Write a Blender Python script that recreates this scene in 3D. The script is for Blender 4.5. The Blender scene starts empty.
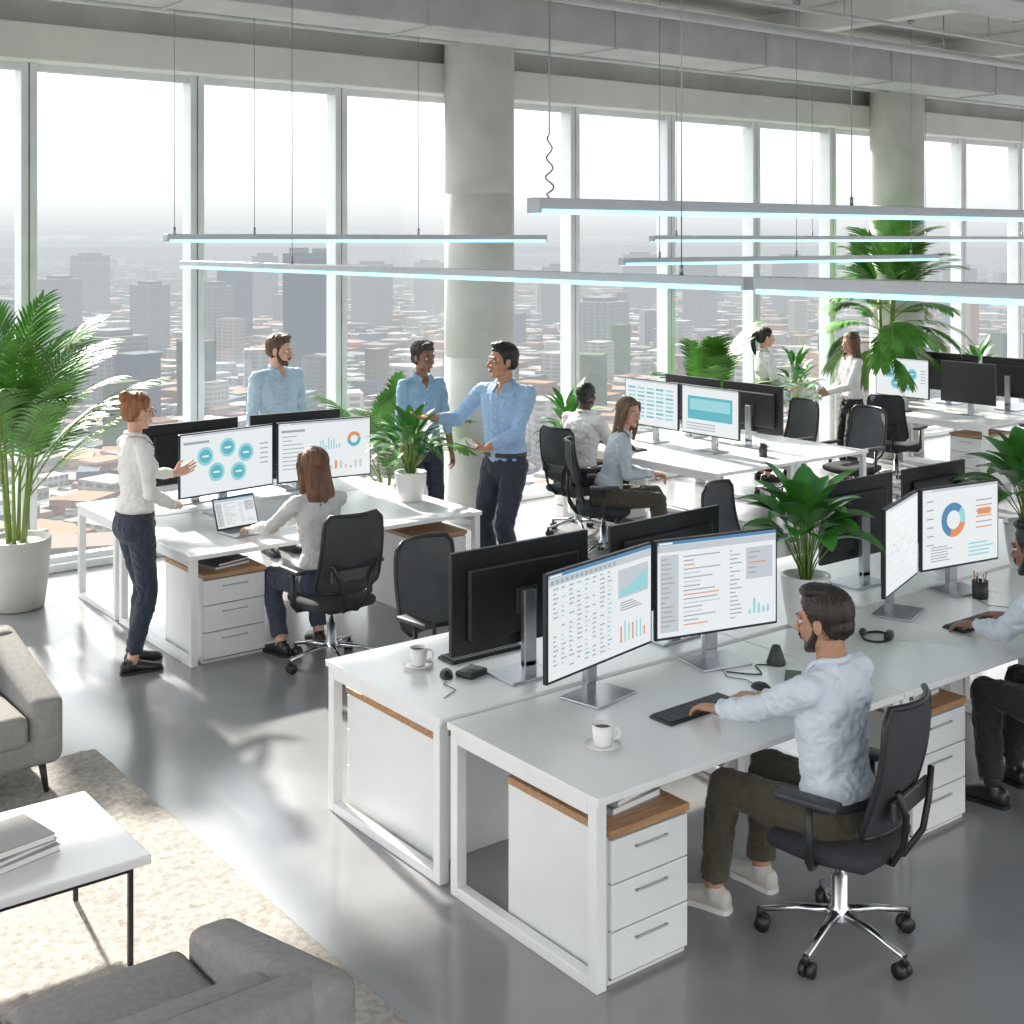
import bpy, bmesh, math, random
from mathutils import Vector, Matrix, noise
random.seed(7)
V3=Vector
Z=V3((0,0,1))
scene=bpy.context.scene
COL=scene.collection
# ------------------------------------------------------------------ materials
MC={}
def mat(name,col,rough=.5,metal=0.,var=.06,scale=6.,bump=0.,bscale=80.,emit=0.,stretch=None,spec=None,alpha=1.,sheen=0.,bdist=.01,sss=0.):
    if name in MC: return MC[name]
    m=bpy.data.materials.new(name); m.use_nodes=True
    nt=m.node_tree; N=nt.nodes; L=nt.links
    b=N['Principled BSDF']
    tc=N.new('ShaderNodeTexCoord'); mp=N.new('ShaderNodeMapping'); L.new(tc.outputs['Object'],mp.inputs[0])
    if stretch: mp.inputs['Scale'].default_value=stretch
    no=N.new('ShaderNodeTexNoise'); no.inputs['Scale'].default_value=scale; no.inputs['Detail'].default_value=5
    L.new(mp.outputs[0],no.inputs['Vector'])
    mx=N.new('ShaderNodeMix'); mx.data_type='RGBA'
    mr=N.new('ShaderNodeMapRange'); mr.inputs[1].default_value=.3; mr.inputs[2].default_value=.7
    L.new(no.outputs['Fac'],mr.inputs[0]); L.new(mr.outputs[0],mx.inputs[0])
    c=list(col)[:3]
    mx.inputs[6].default_value=[max(0,k*(1-var)) for k in c]+[1]
    mx.inputs[7].default_value=[min(1,k*(1+var)) for k in c]+[1]
    L.new(mx.outputs[2],b.inputs['Base Color'])
    b.inputs['Roughness'].default_value=rough; b.inputs['Metallic'].default_value=metal
    if spec is not None: b.inputs['Specular IOR Level'].default_value=spec
    if alpha<1: b.inputs['Alpha'].default_value=alpha
    if sheen: b.inputs['Sheen Weight'].default_value=sheen
    if sss:
        b.inputs['Subsurface Weight'].default_value=sss; b.inputs['Subsurface Radius'].default_value=(1,.35,.2); b.inputs['Subsurface Scale'].default_value=.01
    if emit>0:
        L.new(mx.outputs[2],b.inputs['Emission Color']); b.inputs['Emission Strength'].default_value=emit
    if bump>0:
        n2=N.new('ShaderNodeTexNoise'); n2.inputs['Scale'].default_value=bscale; n2.inputs['Detail'].default_value=4
        L.new(mp.outputs[0],n2.inputs['Vector'])
        bp=N.new('ShaderNodeBump'); bp.inputs['Strength'].default_value=bump; bp.inputs['Distance'].default_value=bdist
        L.new(n2.outputs['Fac'],bp.inputs['Height']); L.new(bp.outputs[0],b.inputs['Normal'])
    MC[name]=m; return m
def emi(name,col,st=.9):
    if name in MC: return MC[name]
    m=mat(name,(0.02,0.02,0.02),rough=.4,var=0)
    b=m.node_tree.nodes['Principled BSDF']
    b.inputs['Emission Color'].default_value=list(col)+[1]; b.inputs['Emission Strength'].default_value=st
    return m
M_desk=mat('white_laminate',(.80,.80,.80),rough=.28,var=.015)
M_frame=mat('white_powder_coat',(.78,.79,.79),rough=.4,var=.02)
M_ped=mat('pedestal_white',(.74,.75,.75),rough=.42,var=.02)
M_gap=mat('shadow_gap',(.16,.16,.16),rough=.7)
M_handle=mat('drawer_handle_grey',(.45,.46,.47),rough=.4,metal=.3)
M_wood=mat('oak_wood',(.40,.22,.105),rough=.45,var=.3,scale=5,stretch=(1,12,12),bump=.1,bscale=30)
M_blk=mat('black_plastic',(.014,.015,.017),rough=.42,var=.1)
M_blk2=mat('dark_grey_plastic',(.036,.038,.043),rough=.45,var=.1)
M_mesh=mat('chair_mesh_fabric',(.040,.043,.049),rough=.8,var=.15,bump=.4,bscale=300)
M_mesh2=mat('grey_mesh_fabric',(.09,.095,.105),rough=.8,var=.15,bump=.4,bscale=300)
M_seat=mat('chair_seat_fabric',(.032,.035,.040),rough=.9,var=.15,bump=.4,bscale=200)
M_chr=mat('polished_aluminium',(.62,.63,.65),rough=.22,metal=1,var=.03)
M_alu=mat('brushed_aluminium',(.42,.44,.47),rough=.35,metal=.9,var=.05)
M_lamp=mat('lamp_housing',(.55,.58,.61),rough=.4,metal=.3,var=.04)
M_led=emi('led_strip_cyan',(.33,.86,1.0),2.3)
M_conc=mat('cast_concrete',(.58,.57,.545),rough=.8,var=.12,scale=2.2,bump=.25,bscale=14)
M_ceil=mat('ceiling_concrete',(.58,.57,.55),rough=.85,var=.14,scale=1.2,bump=.2,bscale=8)
M_beam=mat('painted_beam',(.76,.745,.71),rough=.7,var=.06,scale=2)
M_duct=mat('galvanised_duct',(.56,.56,.565),rough=.5,metal=.25,var=.1,scale=3)
M_win=mat('window_frame_grey',(.74,.755,.77),rough=.4,metal=.1,var=.04)
M_gasket=mat('window_gasket',(.30,.31,.32),rough=.5)
M_pot=mat('white_ceramic_pot',(.50,.48,.455),rough=.6,var=.05,bump=.05)
M_potw=mat('glazed_white_pot',(.76,.76,.75),rough=.3,var=.03)
M_soil=mat('potting_soil',(.05,.032,.02),rough=.95,var=.4,scale=60,bump=.8)
M_leaf=mat('palm_leaf',(.085,.25,.030),rough=.45,var=.5,scale=5)
M_leaf2=mat('broad_leaf',(.050,.21,.028),rough=.33,var=.45,scale=7)
M_stem=mat('plant_stem',(.17,.25,.06),rough=.6,var=.2)
M_sofa=mat('grey_upholstery',(.25,.243,.235),rough=.95,var=.1,scale=40,bump=.35,bscale=260)
M_rug=mat('rug_wool',(.37,.345,.32),rough=1,var=.28,scale=34,bump=.6,bscale=120)
M_mug=mat('white_porcelain',(.82,.81,.79),rough=.2,var=.01)
M_coffee=mat('coffee',(.06,.025,.01),rough=.15)
M_paper=mat('paper',(.80,.80,.78),rough=.8,var=.02)
M_bk1=mat('book_cover_grey',(.30,.31,.32),rough=.6)
M_bk2=mat('book_cover_light',(.45,.45,.43),rough=.6)
M_key=mat('keycap',(.045,.045,.05),rough=.5)
S_w=emi('screen_white',(.84,.88,.90),.92)
S_g=emi('screen_pale_grey',(.60,.66,.70),.85)
S_l=emi('screen_line_grey',(.38,.43,.48),.8)
S_t=emi('screen_teal',(.10,.50,.60),.85)
S_t2=emi('screen_light_teal',(.33,.70,.76),.88)
S_b=emi('screen_blue',(.07,.26,.48),.85)
S_o=emi('screen_orange',(.85,.30,.10),.85)
S_d=emi('screen_dark',(.06,.10,.14),.8)
# ------------------------------------------------------------------ mesh builder
def frame_from(d,hint=None):
    d=d.normalized()
    h=hint if hint is not None else (Z if abs(d.z)<.9 else V3((0,1,0)))
    u=h.cross(d)
    if u.length<1e-5: u=V3((1,0,0)).cross(d)
    u.normalize(); v=d.cross(u).normalized()
    return u,v
class MB:
    def __init__(s): s.v=[];s.f=[];s.m=[];s.sm=[];s.mats=[]
    def mi(s,m):
        if m not in s.mats: s.mats.append(m)
        return s.mats.index(m)
    def add(s,vs,fs,m,M=None,smooth=False):
        o=len(s.v)
        if M is not None: vs=[M@V3(v) for v in vs]
        s.v.extend([tuple(v) for v in vs]); k=s.mi(m)
        for f in fs:
            s.f.append([i+o for i in f]); s.m.append(k); s.sm.append(smooth)
    def box(s,lo,hi,m,M=None,bevel=0.,seg=2,smooth=False):
        if bevel<=0:
            x0,y0,z0=lo;x1,y1,z1=hi
            vs=[(x0,y0,z0),(x1,y0,z0),(x1,y1,z0),(x0,y1,z0),(x0,y0,z1),(x1,y0,z1),(x1,y1,z1),(x0,y1,z1)]
            s.add(vs,[(0,3,2,1),(4,5,6,7),(0,1,5,4),(1,2,6,5),(2,3,7,6),(3,0,4,7)],m,M,smooth); return
        bm=bmesh.new(); bmesh.ops.create_cube(bm,size=1)
        for v in bm.verts:
            v.co=V3([lo[i]+(v.co[i]+.5)*(hi[i]-lo[i]) for i in range(3)])
        bmesh.ops.bevel(bm,geom=list(bm.edges),offset=bevel,segments=seg,profile=.5,affect='EDGES')
        bm.verts.index_update()
        s.add([v.co.copy() for v in bm.verts],[[v.index for v in f.verts] for f in bm.faces],m,M,smooth); bm.free()
    def loft(s,rings,m,n=16,M=None,smooth=True,caps=True):
        vs=[];fs=[]
        for c,u,v,ru,rv in rings:
            for k in range(n):
                a=2*math.pi*k/n
                vs.append(c+u*(math.cos(a)*ru)+v*(math.sin(a)*rv))
        for i in range(len(rings)-1):
            for k in range(n):
                k2=(k+1)%n
                fs.append((i*n+k,i*n+k2,(i+1)*n+k2,(i+1)*n+k))
        if caps:
            fs.append(tuple(range(n-1,-1,-1))); fs.append(tuple(range((len(rings)-1)*n,len(rings)*n)))
        s.add(vs,fs,m,M,smooth)
    def limb(s,p0,p1,prof,m,n=14,flat=1.,hint=None):
        d=p1-p0; u,v=frame_from(d,hint)
        s.loft([(p0+d*t,u,v,r,r*flat) for t,r in prof],m,n)
    def cyl(s,p0,p1,r,m,r1=None,n=16,M=None,smooth=True):
        p0=V3(p0);p1=V3(p1);u,v=frame_from(p1-p0)
        s.loft([(p0,u,v,r,r),(p1,u,v,r if r1 is None else r1,r if r1 is None else r1)],m,n,M,smooth)
    def tube(s,pts,r,m,n=8,M=None,closed=False):
        pts=[V3(p) for p in pts]; rr=r if isinstance(r,(list,tuple)) else [r]*len(pts)
        rings=[];pu=None
        for i,p in enumerate(pts):
            d=(pts[min(i+1,len(pts)-1)]-pts[max(i-1,0)])
            if closed: d=pts[(i+1)%len(pts)]-pts[i-1]
            if pu is None: u,v=frame_from(d)
            else:
                d.normalize(); u=(pu-d*pu.dot(d))
                if u.length<1e-6: u,v=frame_from(d)
                u.normalize(); v=d.cross(u)
            pu=u; rings.append((p,u,v,rr[i],rr[i]))
        if closed: rings.append(rings[0])
        s.loft(rings,m,n,M,True,caps=not closed)
    def lathe(s,prof,m,c=(0,0,0),n=28,M=None):
        c=V3(c); s.loft([(c+V3((0,0,z)),V3((1,0,0)),V3((0,1,0)),max(r,1e-4),max(r,1e-4)) for r,z in prof],m,n,M,True,caps=False)
    def ell(s,c,r,m,ax=None,n=14,k=10):
        c=V3(c)
        if ax is None: ax=(V3((1,0,0)),V3((0,1,0)),Z)
        if not isinstance(r,(tuple,list)): r=(r,r,r)
        vs=[c+ax[2]*r[2]];fs=[]
        for i in range(1,k):
            th=math.pi*i/k
            for j in range(n):
                a=2*math.pi*j/n
                vs.append(c+ax[0]*(r[0]*math.sin(th)*math.cos(a))+ax[1]*(r[1]*math.sin(th)*math.sin(a))+ax[2]*(r[2]*math.cos(th)))
        vs.append(c-ax[2]*r[2]); e=len(vs)-1
        for j in range(n): fs.append((0,1+j,1+(j+1)%n))
        for i in range(k-2):
            for j in range(n):
                a=1+i*n+j;b=1+i*n+(j+1)%n; fs.append((a,a+n,b+n,b))
        for j in range(n): fs.append((e,1+(k-2)*n+(j+1)%n,1+(k-2)*n+j))
        s.add(vs,fs,m,None,True)
    def mesh(s,name='m'):
        me=bpy.data.meshes.new(name); me.from_pydata(s.v,[],s.f)
        for m in s.mats: me.materials.append(m)
        me.polygons.foreach_set('material_index',s.m); me.polygons.foreach_set('use_smooth',s.sm)
        me.update(); return me
    def obj(s,name,loc=(0,0,0),rz=0,fix=True):
        me=s.mesh(name)
        if fix:
            bm=bmesh.new(); bm.from_mesh(me); bmesh.ops.recalc_face_normals(bm,faces=bm.faces); bm.to_mesh(me); bm.free()
        return inst(name,me,loc,rz)
def inst(name,me,loc,rz=0,parent=None):
    o=bpy.data.objects.new(name,me); o.location=loc; o.rotation_euler=(0,0,rz); COL.objects.link(o)
    if parent: o.parent=parent
    return o
def remesh(mb,voxel,smooth=4,amp=0,ns=(12,12,24)):
    ob=bpy.data.objects.new('tmp',mb.mesh('tmp')); COL.objects.link(ob)
    r=ob.modifiers.new('r','REMESH'); r.mode='VOXEL'; r.voxel_size=voxel; r.adaptivity=0
    if smooth:
        q=ob.modifiers.new('s','SMOOTH'); q.factor=.5; q.iterations=smooth
    bpy.context.view_layer.update()
    dg=bpy.context.evaluated_depsgraph_get()
    me=bpy.data.meshes.new_from_object(ob.evaluated_get(dg))
    vs=[]
    for v in me.vertices:
        p=v.co.copy()
        if amp:
            q=V3((p.x*ns[0],p.y*ns[1],p.z*ns[2]))
            w=V3((noise.noise(q*.7),noise.noise(q*.7+V3((9,1,4))),0))*.9
            n1=.8*noise.noise(q)+.95*(.35-abs(noise.noise(q*1.7+w))*1.6)
            p=p+v.normal*(amp*n1)
        vs.append(p)
    fs=[list(f.vertices) for f in me.polygons]
    old=ob.data; bpy.data.objects.remove(ob); bpy.data.meshes.remove(old); bpy.data.meshes.remove(me)
    return vs,fs
# ------------------------------------------------------------------ ROOM
WY=10.9; WT=4.2; CZ=5.0; P0=.43; SP=1.46
def floor_mat():
    m=mat('polished_concrete_floor',(.25,.253,.262),rough=.2,var=.14,scale=1.3,bump=.02,bscale=30,spec=.85)
    nt=m.node_tree;b=nt.nodes['Principled BSDF']
    n=nt.nodes.new('ShaderNodeTexNoise'); n.inputs['Scale'].default_value=2.5; n.inputs['Detail'].default_value=6
    mr=nt.nodes.new('ShaderNodeMapRange'); mr.inputs[3].default_value=.10; mr.inputs[4].default_value=.28
    nt.links.new(n.outputs['Fac'],mr.inputs[0]); nt.links.new(mr.outputs[0],b.inputs['Roughness'])
    return m
b=MB(); b.box((-5,-5,-.3),(23,11.05,0),floor_mat()); b.obj('floor')
b=MB(); b.box((-5,-5,CZ),(23,11.1,CZ+.25),M_ceil); b.obj('ceiling')
b=MB(); b.box((-5,10.62,WT),(23,11.05,4.50),M_beam,bevel=.01); b.box((-5,10.80,4.50),(23,11.05,CZ),M_conc)
b.obj('wall_window_side')
b=MB(); b.box((-5,10.80,0),(23,10.99,.07),M_win,bevel=.01); b.obj('trim_window_sill')
glass=bpy.data.materials.new('window_glass'); glass.use_nodes=True
nt=glass.node_tree; nt.nodes.clear()
o=nt.nodes.new('ShaderNodeOutputMaterial');tr=nt.nodes.new('ShaderNodeBsdfTransparent');gl=nt.nodes.new('ShaderNodeBsdfGlossy');mx=nt.nodes.new('ShaderNodeMixShader')
gl.inputs['Roughness'].default_value=.02; mx.inputs[0].default_value=.04; tr.inputs['Color'].default_value=(.97,.985,.985,1)
nt.links.new(tr.outputs[0],mx.inputs[1]);nt.links.new(gl.outputs[0],mx.inputs[2]);nt.links.new(mx.outputs[0],o.inputs['Surface'])
for i in range(14):
    x=P0+SP*i; b=MB()
    b.box((-.065,10.80,.07),(-.006,10.98,WT),M_win,bevel=.006); b.box((.006,10.80,.07),(.065,10.98,WT),M_win,bevel=.006)
    b.box((-.008,10.83,.07),(.008,10.95,WT),M_gasket)
    b.box((.065,10.85,.07),(SP-.065,10.93,.12),M_win); b.box((.065,10.85,WT-.06),(SP-.065,10.93,WT),M_win)
    b.add([(.065,10.89,.12),(SP-.065,10.89,.12),(SP-.065,10.89,WT-.06),(.065,10.89,WT-.06)],[(0,1,2,3)],glass)
    b.obj('window_%d'%(i+1),(x,0,0))
COLS=((7.60,10.40),(14.36,10.40))
for cx,cy in COLS:
    b=MB(); b.lathe([(.345,0),(.345,1.6),(.341,1.605),(.345,1.61),(.345,3.2),(.341,3.205),(.345,3.21),(.345,CZ)],M_conc,n=48); b.obj('concrete_column',(cx,cy,0))
b=MB()
for k in range(-2,7):
    x=4.2+2.92*k; b.box((x-.09,-5,4.76),(x+.09,10.80,CZ),M_beam,bevel=.008)
b.obj('ceiling_cross_beams')
for y0,y1,z0,z1 in ((8.40,8.95,4.42,4.74),(5.3,5.8,4.50,4.74)):
    b=MB(); b.box((-5,y0,z0),(23,y1,z1),M_duct,bevel=.01)
    for k in range(14):
        x=-4.1+k*1.95; b.box((x,y0-.012,z0-.012),(x+.03,y1+.012,z1+.012),M_duct)
    b.obj('air_duct')
b=MB()
for y,z,r in ((10.3,4.66,.03),(9.9,4.70,.018),(7.7,4.62,.045),(7.2,4.70,.02),(4.4,4.66,.05)):
    b.cyl((-5,y,z),(23,y,z),r,M_duct,n=10)
    for k in range(12): b.cyl((-4+k*2.2,y,z),(-4+k*2.2,y,CZ),.006,M_alu,n=5)
b.obj('ceiling_pipes')
def pendant(p0,p1,hang,w=.075,h=.06):
    p0=V3(p0);p1=V3(p1);L=(p1-p0).length;b=MB()
    b.box((0,-w/2,0),(L,w/2,h),M_lamp,bevel=.004)
    b.box((.02,-w/2-.003,-.004),(L-.02,w/2+.003,.018),M_led)
    for t in hang:
        b.cyl((t*L,0,h),(t*L,0,CZ-p0.z),.0032,M_alu,n=6); b.cyl((t*L,0,h),(t*L,0,h+.05),.010,M_alu,n=8)
        b.cyl((t*L,0,CZ-p0.z-.03),(t*L,0,CZ-p0.z),.035,M_alu,n=12)
    a=math.atan2(p1.y-p0.y,p1.x-p0.x); b.obj('linear_pendant_lamp',p0,a)
pendant((3.80,9.1,2.735),(7.38,9.1,2.735),(.02,.20,.62))
pendant((8.7,9.1,2.735),(15.5,9.1,2.735),(.05,.35,.65,.95))
pendant((4.42,10.2,2.52),(4.50,4.06,2.52),(.3,.93))
pendant((4.50,4.00,2.51),(4.52,1.5,2.51),(.9,),w=.085,h=.075)
pendant((3.74,4.7,2.875),(11.5,4.7,2.875),(.3,.6,.95),w=.09,h=.07)
pendant((7.35,8.05,2.54),(11.8,8.05,2.54),(.1,.5,.9))
b=MB(); pts=[(0,0,0)]
for k in range(40):
    t=k/39; pts.append((.022*math.sin(k*.5)*(1-t*.6),.022*math.cos(k*.5)*(1-t*.6),.02+t*.28))
pts+= [(0,0,.4),(0,0,CZ-2.945)]
b.tube(pts,.0045,M_alu,n=5); b.obj('coiled_power_cable',(3.84,4.7,2.945))
# ------------------------------------------------------------------ DESKS
DT=.72
def desk(x0,x1,y0,y1,rot=0):
    b=MB(); w=x1-x0;d=y1-y0
    b.box((.003,.003,DT-.03),(w-.003,d-.003,DT),M_desk,bevel=.004)
    for xa in (.01,w-.06):
        b.box((xa,.02,0),(xa+.05,.07,DT-.03),M_frame,bevel=.004); b.box((xa,d-.07,0),(xa+.05,d-.02,DT-.03),M_frame,bevel=.004)
        b.box((xa,.07,0),(xa+.05,d-.07,.045),M_frame,bevel=.004); b.box((xa,.07,DT-.08),(xa+.05,d-.07,DT-.03),M_frame,bevel=.004)
    b.box((.06,d*.5-.02,DT-.08),(w-.06,d*.5+.02,DT-.03),M_frame)
    b.obj('office_desk',(x0,y0,0))
for i in range(3):
    xa=3.12+1.83*i
    desk(xa,xa+1.83,3.54,4.51); desk(xa,xa+1.83,4.55,5.54)
desk(3.45,5.77,7.85,9.14); desk(3.45,5.77,9.17,10.0)
desk(8.3,9.34,7.85,9.98); desk(9.37,10.4,7.85,9.98)
desk(12.8,13.83,8.1,9.9); desk(13.86,14.9,8.1,9.9)
def pedestal(x,y,w=.42,d=.62,rz=0,h=.58,wood=True):
    b=MB(); b.box((0,.02,.0),(w,d,h-.03),M_ped,bevel=.003); zz=[.03,.205,.38,h-.035]
    b.box((.006,.012,.02),(w-.006,.024,h-.03),M_gap)
    for i in range(3):
        b.box((.004,0,zz[i]),(w-.004,.02,zz[i+1]-.006),M_ped,bevel=.003)
        zc=zz[i+1]-.055; b.box((w*.3,-.014,zc),(w*.7,-.008,zc+.007),M_handle)
        b.box((w*.3,-.012,zc),(w*.3+.01,0,zc+.007),M_handle); b.box((w*.7-.01,-.012,zc),(w*.7,0,zc+.007),M_handle)
    b.box((-.004,-.004,h-.03),(w+.004,d+.004,h),M_wood if wood else M_ped,bevel=.003)
    b.obj('drawer_pedestal',(x,y,0),rz)
pedestal(3.20,3.56,.40,.62); pedestal(3.64,5.50,.42,.76,math.pi)
pedestal(5.06,3.58,.42,.62); pedestal(6.95,3.58,.42,.62)
pedestal(3.55,7.88,.44,.62); pedestal(5.23,7.92,.44,.7)
pedestal(8.36,9.88,.42,.6,-math.pi/2); pedestal(12.88,8.62,.4,.6,-math.pi/2); pedestal(5.46,5.50,.42,.7,math.pi)
def books(name,x,y,z,rz,dims):
    b=MB(); z0=0
    for (w,d,h,m,a) in dims:
        M=Matrix.Rotation(a,4,'Z')@Matrix.Translation((0,0,z0))
        b.box((-w/2+.004,-d/2+.004,.004),(w/2-.002,d/2-.004,h-.004),M_paper,M)
        b.box((-w/2,-d/2,0),(w/2,d/2,.004),m,M); b.box((-w/2,-d/2,h-.004),(w/2,d/2,h),m,M); b.box((-w/2,-d/2,0),(-w/2+.004,d/2,h),m,M)
        z0+=h
    b.obj(name,(x,y,z),rz)
books('stack_of_books',3.41,3.76,.58,.1,[(.28,.21,.03,M_bk1,0),(.26,.2,.025,M_bk2,.1),(.25,.19,.025,M_bk1,-.05)])
books('stack_of_books',5.28,3.78,.58,.1,[(.28,.21,.025,M_bk2,0),(.26,.2,.025,M_bk1,.1)])
books('stack_of_books',3.78,8.08,.58,.2,[(.28,.21,.02,M_bk1,0),(.26,.2,.02,M_blk2,.1)])
# ------------------------------------------------------------------ MONITORS
def screen_content(b,w,h,zb,kind,ys):
    def R(u0,v0,u1,v1,m,l=1):
        y=ys-.0006*l
        b.add([(-w/2+u0*w,y,zb+v0*h),(-w/2+u1*w,y,zb+v0*h),(-w/2+u1*w,y,zb+v1*h),(-w/2+u0*w,y,zb+v1*h)],[(0,1,2,3)],m)
    def D(u,v,r,m,l=1,ri=0,a0=0,a1=2*math.pi,n=26):
        y=ys-.0006*l;vs=[];fs=[]
        for i in range(n+1):
            a=a0+(a1-a0)*i/n
            for q in (ri,r): vs.append((-w/2+u*w+q*h*math.cos(a),y,zb+v*h+q*h*math.sin(a)))
        for i in range(n): fs.append((2*i,2*i+1,2*i+3,2*i+2))
        b.add(vs,fs,m)
    R(0,0,1,1,S_w,0)
    rd=random.Random(sum(map(ord,kind)))
    R(0,.965,1,1,S_b if kind in('sheet','text') else S_g,1)
    R(.01,.972,.12,.992,S_w,2)
    if kind=='sheet':
        R(0,.89,1,.96,S_g,1)
        for k in range(14): R(.02+k*.045,.905,.045+k*.045,.94,S_l,2)
        for r in range(18):
            v=.84-r*.045
            R(.03,v-.004,.62,v-.002,S_g,1)
            for c in range(8):
                if rd.random()<.85: R(.04+c*.073,v+.01,.04+c*.073+.02+.03*rd.random(),v+.023,rd.choice([S_l,S_g,S_t,S_t2,S_g,S_l]) if c%3==1 else S_l,2)
        R(.66,.55,.97,.84,S_g,1)
        pts=[.60,.66,.62,.70,.68,.76,.72,.80]
        for i in range(7):
            x0=.67+i*.041
            b.add([(-w/2+x0*w,ys-.0013,zb+.57*h),(-w/2+(x0+.041)*w,ys-.0013,zb+.57*h),(-w/2+(x0+.041)*w,ys-.0013,zb+pts[i+1]*h),(-w/2+x0*w,ys-.0013,zb+pts[i]*h)],[(0,1,2,3)],S_t2)
        for i in range(7): R(.68+i*.04,.1,.695+i*.04,.15+.18*rd.random(),S_t2 if i%3 else S_o,2)
        for i in range(4): R(.68,.42+i*.025,.9-.03*i,.432+i*.025,S_l,2)
    elif kind=='text':
        R(0,.89,1,.96,S_g,1); R(.02,.05,.17,.86,S_g,1)
        for r in range(15): R(.03,.81-r*.05,.06+.09*rd.random(),.822-r*.05,S_l,2)
        for r in range(17):
            v=.82-r*.045; m=[S_l,S_l,S_o,S_l,S_g,S_l,S_g][r%7]
            R(.21,v,.28+.25*rd.random(),v+.012,m,2); R(.60,v,.62+.1*rd.random(),v+.012,S_l,2)
        R(.74,.50,.97,.84,S_g,1)
        for r in range(5): R(.76,.78-r*.055,.82+.12*rd.random(),.793-r*.055,S_o if r==2 else S_l,2)
        for i in range(5): R(.76+i*.04,.12,.78+i*.04,.17+.15*rd.random(),S_t2,2)
    elif kind=='circles':
        R(.03,.84,.3,.88,S_l,2)
        for u,v in ((.26,.62),(.50,.72),(.70,.60),(.38,.34),(.62,.30)):
            D(u,v,.155,S_t2,1); D(u,v,.11,S_t,2); R(u-.035,v-.015,u+.035,v+.015,S_w,3)
        for r in range(5): R(.86,.7-r*.08,.95,.72-r*.08,S_l,2)
    elif kind=='dash':
        R(.03,.84,.28,.88,S_l,2)
        for r in range(9): R(.04,.76-r*.07,.14+.2*rd.random(),.775-r*.07,S_l,2)
        for i in range(8): R(.44+i*.03,.5,.455+i*.03,.56+.14*rd.random(),S_t2,2)
        D(.82,.64,.13,S_o,2,.07,.3,3.2); D(.82,.64,.13,S_t,2,.07,3.2,6.5)
        for i in range(9): R(.44+i*.055,.14,.465+i*.055,.16+.14*rd.random(),S_g if i%3 else S_o,2)
    elif kind=='donut':
        D(.40,.58,.22,S_b,2,.12,.8,4.4); D(.40,.58,.22,S_o,2,.12,4.4,6.0); D(.40,.58,.22,S_t2,2,.12,6.0,7.08)
        for r in range(6): R(.70,.78-r*.07,.92,.795-r*.07,S_o if r%2 else S_l,2)
        R(.72,.60,.9,.68,S_o,2)
        for r in range(6): R(.05,.84-r*.11,.14,.855-r*.11,S_l,2)
        for i in range(6): R(.1,.08+.035*i,.3+.1*rd.random(),.092+.035*i,S_l,2)
        for i in range(4): R(.6,.08+.05*i,.85+.1*rd.random(),.10+.05*i,S_t2,2)
    elif kind=='lines':
        for r in range(9): R(.04,.1+r*.09,.96,.103+r*.09,S_g,1)
        for q,m in ((0,S_l),(1,S_l),(2,S_o)):
            pv=None
            for i in range(16):
                v=.25+q*.12+.25*rd.random()
                if pv is not None:
                    x0=.06+(i-1)*.055
                    b.add([(-w/2+x0*w,ys-.0015,zb+pv*h-.0012),(-w/2+(x0+.055)*w,ys-.0015,zb+v*h-.0012),(-w/2+(x0+.055)*w,ys-.0015,zb+v*h+.0012),(-w/2+x0*w,ys-.0015,zb+pv*h+.0012)],[(0,1,2,3)],m)
                pv=v
    elif kind=='teal':
        R(.10,.30,.90,.80,S_t,1); R(.14,.5,.86,.74,S_t2,2)
        for r in range(3): R(.08,.08+r*.06,.6,.10+r*.06,S_l,2)
    elif kind=='table':
        for r in range(8):
            for c in range(5): R(.06+c*.18,.80-r*.09,.2+c*.18,.84-r*.09,S_t2 if (r+c)%3 else S_t,2)
def monitor(A,B,kind=None,z=DT,off=False):
    A=V3((A[0],A[1],0));B=V3((B[0],B[1],0));w=(B-A).length-.01;h=.47;zb=.15;b=MB()
    b.box((-w/2,-.012,zb),(w/2,.012,zb+h),M_blk,bevel=.004)
    b.box((-w/2+.08,.012,zb+.06),(w/2-.08,.04,zb+h-.08),M_blk,bevel=.012)
    b.box((-.035,.04,.05),(.035,.075,zb+h*.55),M_alu,bevel=.006)
    b.box((-.06,.035,zb+.15),(.06,.05,zb+.27),M_blk2,bevel=.004)
    b.box((-.035,.045,.0),(.035,.075,.08),M_alu,bevel=.004)
    b.box((-.14,-.10,0),(.14,.12,.012),M_alu,bevel=.004)
    if kind:
        bw=.010; b2w=w-2*bw
        screen_content(b,b2w,h-.022,zb+.013,kind,-.0128)
    c=(A+B)/2; b.obj('computer_monitor',(c.x,c.y,z),math.atan2(B.y-A.y,B.x-A.x))
monitor((3.45,4.26),(4.22,4.42),'sheet'); monitor((4.24,4.42),(4.93,4.27),'text')
monitor((5.68,4.20),(6.28,4.42),'lines'); monitor((6.31,4.42),(6.95,4.33),'donut')
monitor((4.16,4.80),(3.34,4.80)); monitor((5.10,4.82),(4.28,4.78)); monitor((6.66,4.86),(5.98,4.86)); monitor((7.42,4.86),(6.76,4.86))
monitor((3.82,8.92),(4.64,9.04),'circles'); monitor((4.67,9.04),(5.47,8.96),'dash')
monitor((4.60,9.56),(3.78,9.50)); monitor((5.50,9.50),(4.70,9.56))
monitor((9.1,9.9),(9.1,9.12),'table'); monitor((9.1,9.08),(9.1,8.32),'teal')
monitor((9.68,9.12),(9.68,9.9)); monitor((9.68,8.3),(9.68,9.08))
monitor((13.20,9.86),(13.20,9.1),'circles'); monitor((13.3,9.02),(13.3,8.3)); monitor((14.2,9.1),(14.2,9.86)); monitor((14.2,8.3),(14.2,9.05))
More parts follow.
